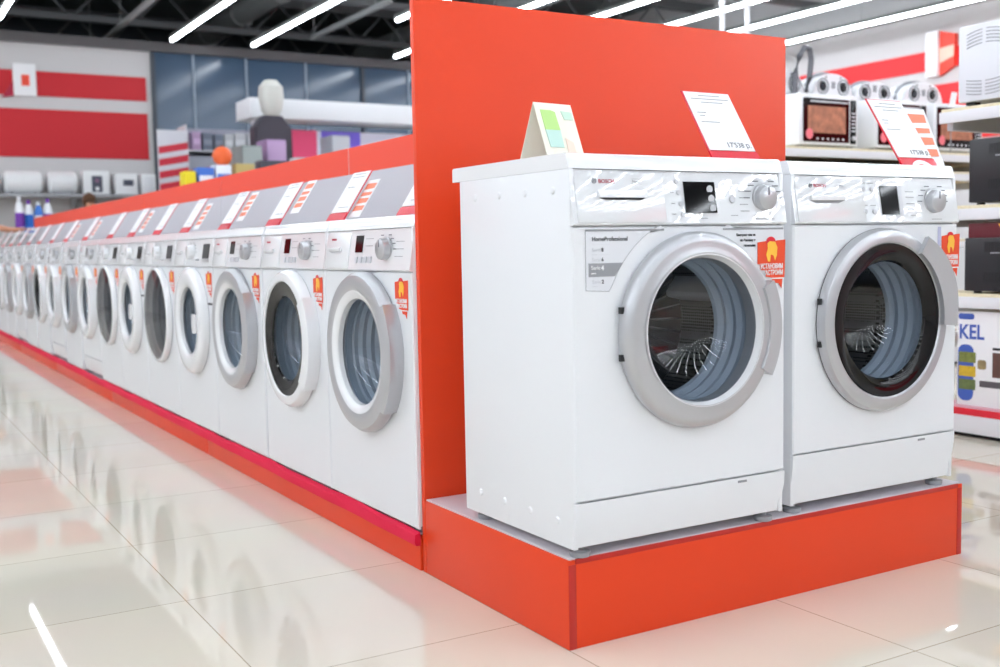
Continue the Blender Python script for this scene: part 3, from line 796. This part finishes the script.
# the big printed carton
t = thing('oven_carton', 'large white carton printed with blue letters and an oven picture on the lowest shelf', 'carton', (XB+.21, .90, .14))
b = B(); add_box(b, -.19, .19, -.31, .255, 0, .405, .002); obj('carton', b, PAPER, t)
SIDE = Matrix.Translation((-.1912, .248, 0)) @ Matrix.Rotation(-PI/2, 4, 'Z') @ FRONT
BLUE = mat('blue_print', (62, 92, 178), .5)
b = B(); text_bm(b, 'KEL', .086, Matrix.Translation((0, 0, .288)) @ SIDE, bold=.002, sx=.86); obj('carton_lettering', b, BLUE, t, smooth=False)
def cp(nm, m, y0, y1, z0, z1, r_=.01, dx=0):
    b = B(); add_prism(b, rrect(y0, y1, z0, z1, r_), -.1915-dx, -.190, 'x'); return obj(nm, b, m, t, smooth=False)
cp('blue_column', BLUE, .175, .25, .02, .262, .03)
cp('blue_tab', BLUE, .175, .25, .37, .395, .01)
for q, (m_, z_) in enumerate(((mat('olive_print', (120, 128, 60), .6, noise=.5, nscale=60), .185), (mat('mustard_print', (205, 170, 40), .6, noise=.3, nscale=60), .125), (mat('moss_print', (96, 110, 62), .6, noise=.5, nscale=60), .068))): cp('food_picture', m_, .165, .245, z_, z_+.045, .004, .001)
cp('oven_picture_top', BLACKM, -.25, .085, .245, .256, .003); cp('oven_picture_body', mat('brown_print', (92, 60, 52), .6, noise=.3, nscale=20), -.25, .085, .13, .235, .003)
cp('oven_picture_tray', mat('tray_print', (90, 84, 88), .6), -.20, .145, .085, .112, .004)
cp('carton_food_print', mat('salad_print', (150, 130, 90), .6, noise=.5, nscale=50), .115, .155, .16, .20, .01)

# --- shelf run behind the podium with white microwaves
YA = 2.87
shelf_unit('shelving_unit', 'white shelf run behind the podium carrying white microwaves', 3.3, 6.2, YA, YA+.9, [.45, .85, 1.300, 1.425], 1.43, '-Y')
def microwave(x, label):
    t = thing('microwave_oven', label, 'microwave oven', (x+.255, YA+.27, 1.425), 0, 'white microwaves on the shelf behind the podium')
    b = B(); add_box(b, -.255, .255, -.19, .19, .018, .305, .008); obj('casing', b, WPLAST, t)
    b = B(); add_prism(b, rrect(-.225, .172, .035, .278, .006), -.196, -.189, 'y'); dr = obj('door', b, BLACKP, t)
    b = B(); add_box(b, -.19, .14, -.1975, -.195, .085, .235); obj('window_picture', b, mat('window_food_print', (176, 112, 84), .4, noise=.75, nscale=22), dr)
    b = B(); add_box(b, -.17, .155, -.205, -.195, .255, .264, .002); obj('handle_bar', b, LGREYP, dr)
    b = B(); add_lathe(b, [(.030, -.196), (.030, -.199), (0, -.199)], -.178, .078, 20); obj('round_pink_badge', b, mat('pink_badge', (238, 120, 130), .4), dr)
    b = B()
    for k in range(6): add_box(b, -.115+.045*k, -.098+.045*k, -.1975, -.1955, .047, .058)
    obj('badge_row', b, LGREYP, dr)
    b = B(); add_box(b, .187, .238, -.194, -.189, .03, .28, .002); cpn = obj('control_panel', b, BLACKP, t)
    for k in range(6): box('key', LGREYP, (.195, .23, -.196, -.1935, .20-.02*k, .208-.02*k), cpn)
    b = B(); add_lathe(b, [(.014, -.194), (.013, -.206), (0, -.207)], .213, .062, 16); obj('dial', b, LGREYP, cpn)
    for ch in t.children_recursive: ch.data.transform(Matrix.Diagonal((1, 1, 1.09, 1)) @ Matrix.Translation((0, 0, .002)))
    for sx in (-.22, .22):
        for sy in (-.15, .15): box('foot', GREYP, (sx-.015, sx+.015, sy-.015, sy+.015, 0.001, .024), t)
    return t
microwave(3.740, 'white microwave with food picture in its window, next to the red partition edge')
microwave(4.410, 'white microwave partly hidden behind the leaning price card')
microwave(4.985, 'white microwave half hidden behind the vented silver-white appliance shelf')
# arched white appliances with two round dials, on a raised back board
t = thing('riser_shelf', 'narrow raised white shelf behind the microwaves', 'shelf', (4.75, 3.48, 1.425))
b = B(); add_box(b, -1.4, 1.4, -.13, .2, .365, .39, .002); obj('riser_board', b, SHW, t)
for x in (-1.38, -.47, .47, 1.35): box('riser_leg', SHW, (x, x+.025, -.02, .19, 0.001, .365), t)
def arch_radio(x, label, w=.38, hs=1.0):
    t = thing('twin_dial_appliance', label, 'small appliance', (x, 3.44, 1.817), 0, 'arched white appliances above the microwaves')
    pts = [(-w/2, 0), (w/2, 0)]+[(w/2*math.cos(a)*(1 if abs(math.cos(a)) < .9 else 1), .025+.135*hs*math.sin(a)**.8) for a in [PI*k/20 for k in range(0, 21)]]
    b = B(); add_prism(b, pts, -.07, .09, 'y', bev=.008); obj('housing', b, WPLAST, t)
    b = B(); pts2 = [(p[0]*1.04, p[1]*1.05) for p in pts[2:]]
    add_tube(b, [(p[0], .0, p[1]) for p in pts2], .011, 8); obj('grey_rim', b, GREYP, t)
    for sx in (-.098, .098):
        b = B(); add_lathe(b, [(.056, -.069), (.054, -.076), (.046, -.074), (.034, -.060), (.034, -.070), (0, -.070)], sx, .072*hs, 28); d_ = obj('round_dial', b, GREYP, t)
        b = B(); add_lathe(b, [(.024, -.0705), (.022, -.080), (0, -.082)], sx, .068*hs, 20); obj('dial_centre', b, BLACKM if sx > 0 else INKD, d_)
    b = B(); add_box(b, -.016, .016, -.074, -.069, .06, .105); obj('centre_window', b, GREYP, t)
    for sx in (-.07, .07):
        b = B(); add_lathe(b, [(.006, -.07), (.005, -.076), (0, -.076)], sx, .134*hs, 10); obj('rivet', b, BLACKM, t)
arch_radio(4.03, 'arched white appliance with two dials, half behind the red partition edge')
arch_radio(4.49, 'arched white appliance with two dials directly above the food-picture microwave', .375)
arch_radio(4.90, 'arched white appliance with two dials, low behind the leaning price card', .37, .78)
arch_radio(5.41, 'arched white appliance with two dials beside the vented silver-white appliance', .42)
b = B()
add_tube(b, [(4.10, 3.34, 1.816), (4.105, 3.34, 1.95), (4.14, 3.34, 2.06), (4.19, 3.34, 2.125), (4.235, 3.34, 2.12), (4.25, 3.34, 2.05), (4.235, 3.34, 1.93), (4.20, 3.34, 1.82), (4.19, 3.34, 1.816)], .019, 10)
tag(obj('vacuum_hose', b, mat('hose_grey', (98, 98, 104), .4)), 'bent grey hose standing up between two arched white appliances', 'hose')
t = thing('small_price_card', 'small white blank card in a holder between arched appliance and vented appliance', 'price card', (5.05, YA+.0, 1.425))
b = B(); add_tube(b, [(.03, .02, 0), (.03, .02, .32)], .004, 6); obj('stem', b, GREYP, t)
b = B(); add_prism(b, [(0, .30), (.06, .30), (.085, .40), (.03, .40)], .014, .017, 'y'); obj('card', b, PAPER, t)
tube = None
# striped sign on the side wall
t = thing('wall_sign', 'projecting white sign with red and orange striped face on the side wall', 'sign', (12.87, 8.9, 3.27))
b = B(); add_prism(b, [(-.26, .12), (0, .0), (0, .66), (-.26, .58)], -.06, .02, 'x'); obj('sign_box', b, mat('sign_red', (226, 60, 40), .5), t, smooth=False)
b = B(); add_prism(b, [(-.25, .26), (0, .18), (0, .40), (-.25, .42)], -.064, -.058, 'x'); obj('pale_band', b, mat('sign_pale_band', (240, 190, 170), .5), t, smooth=False)
b = B(); add_box(b, -.12, .02, 0, .2, .0, .66, .004); obj('white_face', b, PAPER, t)

# ------------------------------------------------------------------ far wall: shelf with water heaters
t = thing('wall_shelf', 'long grey shelf on the far wall under the red stripes carrying water heaters', 'shelf', (-.4, 15.3, 1.70))
b = B(); add_box(b, -3.2, 3.2, -.25, .18, 0, .045, .004); obj('shelf_board', b, mat('shelf_grey', (170, 172, 176), .5), t)
for x in (-2.8, -1.2, .4, 2.0, 3.0): b = B(); add_prism(b, [(.18, 0), (.18, -.22), (.15, -.22), (-.2, 0)], x, x+.03, 'x'); obj('shelf_bracket', b, GREYP, t)
HEAT = mat('water_heater_white', (246, 247, 248), .4)
def heater(x0, x1, label):
    w = x1-x0; t = thing('water_heater', label, 'water heater', ((x0+x1)/2, 15.27, 1.745), 0, 'horizontal water heaters on the far wall shelf')
    b = B(); r = .165; add_lathe(b, [(0, -w/2), (r*.8, -w/2+.005), (r, -w/2+.04), (r, w/2-.04), (r*.8, w/2-.005), (0, w/2)], 0, r+.004, 32, 'x'); obj('tank', b, HEAT, t)
    for sx in (-.3, .3): box('cradle', GREYP, (sx*w-.02, sx*w+.02, -.08, .08, 0, .03), t)
    b = B(); add_lathe(b, [(.02, w/2), (.02, w/2+.02), (0, w/2+.02)], 0, r, 12, 'x'); obj('end_knob', b, mat('peach_knob', (220, 170, 140), .5), t)
heater(.02, .61, 'white horizontal water heater cut off by the photo edge, first on the far shelf')
heater(.66, 1.18, 'white horizontal water heater, the middle one of the far shelf tanks')
heater(1.25, 1.66, 'white horizontal water heater beside the white box with a dark panel')
def wbox(x0, x1, h, label, px0, px1, pz0, pz1, dots=False, dark=True):
    t = thing('boiler_box', label, 'water heater', ((x0+x1)/2, 15.27, 1.745)); c = (x0+x1)/2
    b = B(); add_box(b, x0-c, x1-c, -.14, .14, 0, h, .01); obj('casing', b, HEAT, t)
    if dark:
        b = B(); add_box(b, px0-c, px1-c, -.144, -.139, pz0, pz1, .002); p = obj('dark_panel', b, mat('slate_panel', (78, 82, 96), .4), t)
        if dots:
            for z, m_ in ((pz0+.17, mat('plum_dot', (140, 100, 130), .5)), (pz0+.05, PAPER)):
                b = B(); add_lathe(b, [(.03, -.144), (.03, -.15), (0, -.15)], (px0+px1)/2-c, z, 14); obj('round_dial', b, m_, p)
    else:
        b = B(); add_box(b, x0-c+.03, x1-c-.03, -.144, -.139, .03, h-.04, .004); obj('front_cover', b, WPLAST, t)
wbox(1.74, 2.10, .345, 'upright white box with tall dark dial panel on the far shelf', 1.85, 2.0, .03, .27, True)
wbox(2.19, 2.51, .315, 'white box with small dark display on the far shelf', 2.30, 2.45, .13, .22)
wbox(2.57, 2.78, .31, 'plain white box, last on the far shelf before the blue glazing', 0, 0, 0, 0, dark=False)
t = thing('hanging_sign', 'small white sign with a red mark on the red-striped far wall', 'sign', (1.03, 15.46, 3.14))
b = B(); add_box(b, -.14, .17, -.03, .015, .03, .50, .004); obj('sign_face', b, PAPER, t)
b = B(); add_box(b, -.03, .08, -.034, -.029, .18, .34, .003); obj('red_mark', b, DIVR, t)
b = B(); add_prism(b, [(-.14, .03), (-.14, .25), (-.30, .0)], -.02, .01, 'y'); obj('red_flag', b, INKR, t)

# ------------------------------------------------------------------ detergent stand and bottles beyond the row
t = thing('display_stand', 'white display stand with detergents beyond the end of the row', 'display stand', (.78, 12.80, 0))
b = B(); add_box(b, -.30, .30, -.25, .25, 1.10, 1.14, .01); obj('stand_top', b, SHW, t)
b = B(); add_box(b, -.26, .26, -.2, .2, 0, 1.10, .004); obj('stand_body', b, LGREYP, t)
bc = [(mat('bottle_white', (236, 238, 242), .3), 'white'), (mat('bottle_blue', (38, 110, 200), .3), 'blue'), (mat('bottle_purple', (120, 60, 170), .3), 'purple')]
def bottle(x, y, h, m, cm, label, band):
    t = thing('detergent_bottle', label, 'bottle', (x, y, 1.14), 0, 'detergents on the display stand')
    b = B(); add_lathe(b, [(0, 0), (.05, 0), (.052, .01), (.052, h*.65), (.035, h*.82), (.018, h*.88), (.018, h*.9)], 0, 0, 20, 'z', 0); obj('bottle_body', b, m, t)
    b = B(); add_lathe(b, [(.022, h*.88), (.022, h), (0, h)], 0, 0, 14, 'z', 0); obj('bottle_cap', b, cm, t)
    b = B(); add_lathe(b, [(.053, h*.15), (.0535, h*.2), (.0535, h*.5), (.053, h*.55)], 0, 0, 20, 'z', 0); obj('bottle_label', b, band, t)
wh, bl, pu = bc[0][0], bc[1][0], bc[2][0]
bottle(.54, 12.70, .44, wh, wh, 'white detergent bottle with purple label at the stand edge', pu)
bottle(.65, 12.72, .40, wh, pu, 'white bottle with purple cap and blue label on the stand', bl)
bottle(.76, 12.70, .38, bl, wh, 'blue detergent bottle with white cap on the stand', wh)
bottle(.87, 12.72, .42, wh, pu, 'short white bottle with purple cap and purple label, next to the towels', pu)
t = thing('blue_tray', 'low blue tray at the front of the detergent stand', 'tray', (.70, 12.58, 1.14))
b = B(); add_box(b, -.12, .16, -.03, .03, 0, .075, .004); obj('tray_body', b, bl, t)
b = B(); add_box(b, -.09, .13, -.032, -.03, .02, .055); obj('tray_label', b, PAPER, t)
t = thing('towel_pack', 'white soft pack lying at the side of the detergent stand', 'pack', (1.0, 12.75, 1.14))
b = B(); add_box(b, -.07, .09, -.09, .09, 0, .13, .03); obj('pack_body', b, wh, t)
b = B(); add_box(b, -.03, .05, -.092, -.088, .04, .09); obj('pack_print', b, bl, t)

# ------------------------------------------------------------------ two customers far away
SKIN = mat('skin', (205, 150, 120), .6)
def skin_body(name, m, V, E_, R_, parent):
    me = bpy.data.meshes.new(name); me.from_pydata(V, E_, [])
    o = bpy.data.objects.new(name, me); COL.objects.link(o)
    o.modifiers.new('skin', 'SKIN'); o.modifiers.new('sub', 'SUBSURF').levels = 1; o.modifiers['sub'].render_levels = 1
    for i, r in enumerate(R_): me.skin_vertices[0].data[i].radius = r if isinstance(r, tuple) else (r, r)
    me.skin_vertices[0].data[0].use_root = True
    me.materials.append(m); o.parent = parent
    for p in me.polygons: p.use_smooth = True
    return o
def person(loc, rz, label, shirt, trousers, hair, reach=False):
    t = thing('person', label, 'person', loc, rz)
    V = [(0, 0, .95), (0, 0, 1.15), (0, 0, 1.38), (0, 0, 1.50), (0, -.01, 1.60), (0, -.01, 1.68)]
    E_ = [(0, 1), (1, 2), (2, 3), (3, 4), (4, 5)]; R_ = [(.15, .10), (.13, .09), (.16, .10), (.05, .05), (.08, .095), (.065, .08)]
    for s in (-1, 1):
        i = len(V)
        if reach and s < 0: V += [(.19*s, 0, 1.40), (.24*s, -.16, 1.20), (.20*s, -.40, 1.16), (.19*s, -.50, 1.17)]
        else: V += [(.19*s, 0, 1.40), (.25*s, .02, 1.12), (.27*s, -.05, .88), (.27*s, -.07, .80)]
        E_ += [(2, i), (i, i+1), (i+1, i+2), (i+2, i+3)]; R_ += [.055, .045, .032, .028]
        # fingers and thumb
        hx, hy, hz = V[i+3]; d_ = Vector(V[i+3])-Vector(V[i+2]); d_.normalize()
        for f in range(4):
            j = len(V); off = (f-1.5)*.018; q = Vector((hx+(off if reach and s < 0 else 0), hy+(0 if reach and s < 0 else off), hz))+d_*.06
            L = (.06, .075, .07, .055)[f]
            V += [tuple(q), tuple(q+d_*L*.6+Vector((0, 0, -.004))), tuple(q+d_*L+Vector((0, 0, -.012)))]; E_ += [(i+3, j), (j, j+1), (j+1, j+2)]; R_ += [.009, .008, .007]
        j = len(V); V += [(hx+.03*-s, hy-.02, hz-.01), (hx+.045*-s, hy-.045, hz-.02)]; E_ += [(i+3, j), (j, j+1)]; R_ += [.010, .008]
        i = len(V); V += [(.09*s, 0, .86), (.10*s, -.01, .50), (.10*s, .01, .09), (.11*s, -.12, .04)]
        E_ += [(0, i), (i, i+1), (i+1, i+2), (i+2, i+3)]; R_ += [.085, .06, .04, .035]
    skin_body('body', SKIN, V, E_, R_, t)
    # clothing
    V2 = [(0, 0, .90), (0, 0, 1.12), (0, 0, 1.38), (0, 0, 1.47)]; E2 = [(0, 1), (1, 2), (2, 3)]; R2 = [(.19, .135), (.165, .12), (.18, .115), (.075, .07)]
    for s in (-1, 1):
        i = len(V2)
        V2 += [(.19*s, 0, 1.40), (.235*s, -.10, 1.25)] if (reach and s < 0) else [(.19*s, 0, 1.40), (.235*s, .01, 1.22)]
        E2 += [(2, i), (i, i+1)]; R2 += [.072, .062]
    skin_body('shirt', shirt, V2, E2, R2, t)
    V3 = [(0, 0, .97)]; E3 = []; R3 = [(.165, .12)]
    for s in (-1, 1):
        i = len(V3); V3 += [(.09*s, 0, .84), (.10*s, -.01, .50), (.10*s, .01, .10)]; E3 += [(0, i), (i, i+1), (i+1, i+2)]; R3 += [.098, .075, .06]
    skin_body('trousers', trousers, V3, E3, R3, t)
    b = B(); bmesh.ops.create_uvsphere(b, u_segments=20, v_segments=14, radius=.108)
    for v in b.verts: v.co = Vector((v.co.x*.88, v.co.y*1.0+.012, v.co.z*1.12+1.68 if v.co.z > -.02 or v.co.y > 0 else 1.68))
    obj('hair', b, hair, t)
    for sx in (-.03, .03):
        b = B(); bmesh.ops.create_uvsphere(b, u_segments=8, v_segments=6, radius=.010)
        for v in b.verts: v.co += Vector((sx, -.098, 1.645))
        obj('eye', b, INKD, t)
    return t
head_only = person((1.55, 13.7, 0), .3, 'brown-haired person behind the divider board, only the top of the head showing', mat('shirt_dark', (60, 62, 74), .8), mat('trousers_dark', (40, 42, 52), .8), mat('hair_brown', (92, 62, 40), .8))
person((-.06, 12.25, 0), 1.9, 'person at the photo edge reaching an arm toward the end of the row', mat('shirt_navy', (44, 46, 66), .8), MATS['trousers_dark'], mat('hair_dark', (40, 30, 26), .8), True)
head_only.scale = (.94, .94, .94)

# ------------------------------------------------------------------ sales floor beyond the divider
t = thing('counter_canopy', 'long white canopy beam over the coloured display in front of the blue glazing', 'canopy', (4.6, 12.2, 0))
b = B(); add_box(b, -1.3, 6.0, -.1, .5, 2.60, 2.86, .01); obj('canopy_beam', b, mat('canopy_white', (222, 224, 228), .5), t)
for x in (-1.2, 2.4, 5.8): box('canopy_post', LGREYP, (x, x+.08, .1, .18, 0, 2.6), t)
t = thing('display_wall', 'white display wall with coloured panels under the canopy beam', 'display wall', (6.2, 12.5, 0))
b = B(); add_box(b, -2.3, 4.4, -.03, .05, 0, 2.5); obj('white_backing', b, mat('display_backing', (214, 216, 234), .5), t)
for x0, x1, z0, z1, nm, c in ((-2.3, -1.85, 1.9, 2.5, 'pink_panel', (232, 70, 120)), (-1.78, -1.2, 2.2, 2.5, 'violet_panel', (110, 90, 210)), (-1.0, -.7, 1.9, 2.15, 'pale_violet_panel', (190, 180, 230)), (-.55, -.25, 2.3, 2.47, 'blue_panel', (50, 80, 190)), (-.2, .1, 2.3, 2.5, 'green_panel', (50, 200, 130)), (.15, .4, 2.3, 2.5, 'yellow_panel', (235, 225, 60)), (.5, .64, 2.32, 2.48, 'red_panel', (215, 40, 60)), (.72, .86, 2.32, 2.48, 'crimson_panel', (200, 40, 80)), (.95, 1.05, 2.32, 2.46, 'teal_panel', (40, 130, 150))):
    if nm in ('red_panel', 'crimson_panel'):
        b = B(); add_prism(b, [(x0, z1), (x1, z1), ((x0+x1)/2, z0)], -.04, -.028)
    else:
        b = B(); add_box(b, x0, x1, -.04, -.028, z0, z1)
    obj(nm, b, mat(nm, c, .5), t, smooth=False)
# dark product shelving block, with boxes and goods on top
t = thing('product_shelving', 'dark product shelving standing beyond the divider under the canopy', 'shelving', (2.75, 9.3, 0))
b = B()
add_box(b, -1.15, .45, -.2, .3, 0, 1.50, .004); obj('cabinet_block', b, mat('shelving_dark', (92, 96, 108), .6), t)
for z in (.4, .8, 1.2): box('price_rail', LGREYP, (-1.15, .45, -.215, -.2, z, z+.04), t)
def carton(x, y, z, w, h, d_, c, label, stripe=None, nm='product_box', rz=0):
    t = thing(nm, label, 'box', (x, y, z), rz)
    b = B(); add_box(b, -w/2, w/2, -d_/2, d_/2, 0, h, .004); obj('carton', b, mat('carton_%d_%d_%d' % c, c, .5), t)
    if stripe:
        b = B(); add_box(b, -w/2+.01, w/2-.01, -d_/2-.002, -d_/2, h*.3, h*.62); obj('carton_band', b, mat('carton_%d_%d_%d' % stripe, stripe, .5), t)
carton(1.70, 9.25, 1.50, .11, .17, .2, (232, 214, 30), 'yellow box on the dark shelving, just above the divider')
carton(1.86, 9.25, 1.50, .16, .21, .2, (60, 110, 200), 'blue box with white band next to the yellow box', (230, 232, 240))
carton(2.04, 9.25, 1.50, .16, .24, .2, (225, 230, 240), 'white box with blue band beside the blue box', (70, 120, 200))
carton(2.28, 9.30, 1.50, .20, .26, .2, (180, 160, 100), 'khaki box under the orange ball')
carton(2.60, 9.30, 1.50, .30, .30, .2, (60, 62, 74), 'dark grey box at the end of the dark shelving top', (130, 130, 140))
carton(2.96, 9.30, 1.50, .26, .34, .2, (180, 184, 192), 'pale grey box with dark band beside the dark grey box', (80, 82, 90))
t = thing('orange_ball', 'orange ball-shaped item above the coloured boxes', 'ball', (2.08, 9.32, 1.742))
b = B(); bmesh.ops.create_uvsphere(b, u_segments=24, v_segments=16, radius=.10)
for v in b.verts: v.co.z = v.co.z+.10
obj('ball', b, mat('orange_ball', (226, 96, 40), .5), t); b = B(); add_lathe(b, [(.02, .192), (.012, .215), (0, .216)], 0, 0, 12, 'z', 0); obj('ball_cap', b, INKD, t)
# tall dark pillar-like display with pale lamp-shaped top
t = thing('totem_display', 'dark standing display with a bright white rounded top before the blue glazing', 'display stand', (3.40, 11.55, 0))
b = B(); add_prism(b, [(-.30, 0), (.26, 0), (.22, 2.4), (.10, 2.55), (-.14, 2.55), (-.26, 2.4)], -.12, .12, 'y', bev=.02); obj('dark_body', b, mat('totem_dark', (52, 48, 60), .5), t)
b = B(); add_lathe(b, [(0, 2.55), (.08, 2.55), (.13, 2.62), (.16, 2.78), (.15, 2.92), (.08, 3.0), (0, 3.01)], 0, 0, 20, 'z', 0); obj('white_top', b, mat('totem_white', (196, 196, 190), .6), t)
# red and white slanted promotional boards near the striped wall corner
for i, (x, y, z, c1, lab) in enumerate(((2.42, 12.6, 1.3, (200, 40, 60), 'slanted red and white promotional board nearest the far shelf boxes'), (2.88, 12.9, 1.35, (190, 60, 90), 'slanted red and grey promotional board, further along by the blue glazing'))):
    t = thing('promotional_board', lab, 'promotional board', (x, y, 0))
    b = B(); add_box(b, -.2, .2, 0, .03, z-1.0, 2.45-.3*i, .004); obj('board', b, mat('promo_back_%d' % i, (205-40*i, 205-35*i, 212-30*i), .6), t)
    b = B()
    for q in range(7):
        zz = z+.04+.16*q
        if zz+.16 < 2.4-.3*i: add_prism(b, [(-.19, zz), (.19, zz+.07), (.19, zz+.16), (-.19, zz+.09)], -.006, 0)
    obj('slanted_stripes', b, mat('promo_red_%d' % i, c1, .5), t, smooth=False)
    box('base_plate', GREYP, (-.2, .2, -.12, .15, 0, .03), t); box('support_post', GREYP, (-.02, .02, .03, .06, .03, z-.9), t)
for i, (x, c, h, lab) in enumerate(((2.95, (120, 130, 128), 2.1, 'tall grey-green appliance column beside the promotional boards'), (3.2, (150, 120, 160), 2.2, 'mauve-grey appliance column next to the dark standing display'), (4.0, (150, 152, 160), 2.3, 'light grey appliance column between dark display and pink panel'))):
    t = thing('refrigerator', lab, 'refrigerator', (x-.1+.12*i, 10.9+.2*i, 0), 0, 'refrigerators far beyond the divider')
    b = B(); add_box(b, -.12, .12, -.2, .2, .02, h, .01); obj('cabinet', b, mat('fridge_%d' % i, c, .4), t)
    b = B(); add_box(b, -.118, .118, -.215, -.2, .06, h*.6, .006); obj('door', b, mat('fridge_door_%d' % i, tuple(min(255, q+25) for q in c), .35), t)
    b = B(); add_box(b, -.118, .118, -.215, -.2, h*.61, h-.02, .006); obj('door', b, MATS['fridge_door_%d' % i], t)
    box('base', BLACKM, (-.11, .11, -.19, .19, 0, .02), t)

# goods rack before the blue glazing, many small pastel boxes
t = thing('goods_rack', 'wide pale goods rack filled with small pastel boxes before the blue glazing', 'shelving', (3.75, 13.6, 0))
b = B(); add_box(b, -.95, .95, .22, .26, 0, 2.62); obj('back_board', b, mat('rack_back', (150, 150, 166), .6), t)
for x in (-.95, .93): box('side_post', LGREYP, (x, x+.02, -.2, .22, 0, 2.62), t)
LV = (1.35, 1.66, 1.97, 2.28)
for z in (.3, .65, 1.0)+LV: box('shelf_board', LGREYP, (-.93, .93, -.2, .22, z-.025, z), t)
names = [('mauve', (178, 150, 184)), ('pale green', (150, 172, 158)), ('pale grey', (196, 198, 202)), ('dusty rose', (200, 130, 150)), ('dark grey', (84, 84, 94)), ('cream', (222, 214, 196)), ('slate', (108, 116, 132))]
RN = random.Random(3)
for li, z in enumerate(LV):
    x = -.86
    while x < .78:
        w = RN.uniform(.12, .2); h = RN.uniform(.16, .26); nm, c = RN.choice(names)
        carton(3.75+x+w/2, 13.55, z+.001, w-.01, h, .3, c, '%s box on the %s shelf of the far goods rack' % (nm, ('lowest visible', 'second', 'third', 'top')[li]), tuple(min(255, q+30) for q in c))
        x += w+.02
for o in list(COL.objects):
    if o.parent is None and o.get('label', '').endswith('of the far goods rack'): o['group'] = 'boxes on the far goods rack'
    if o.get('label', '').startswith('long glowing') and len(o['label'].split()) > 16: o['label'] = 'long glowing fluorescent tube line just showing above the partition top near its corner'
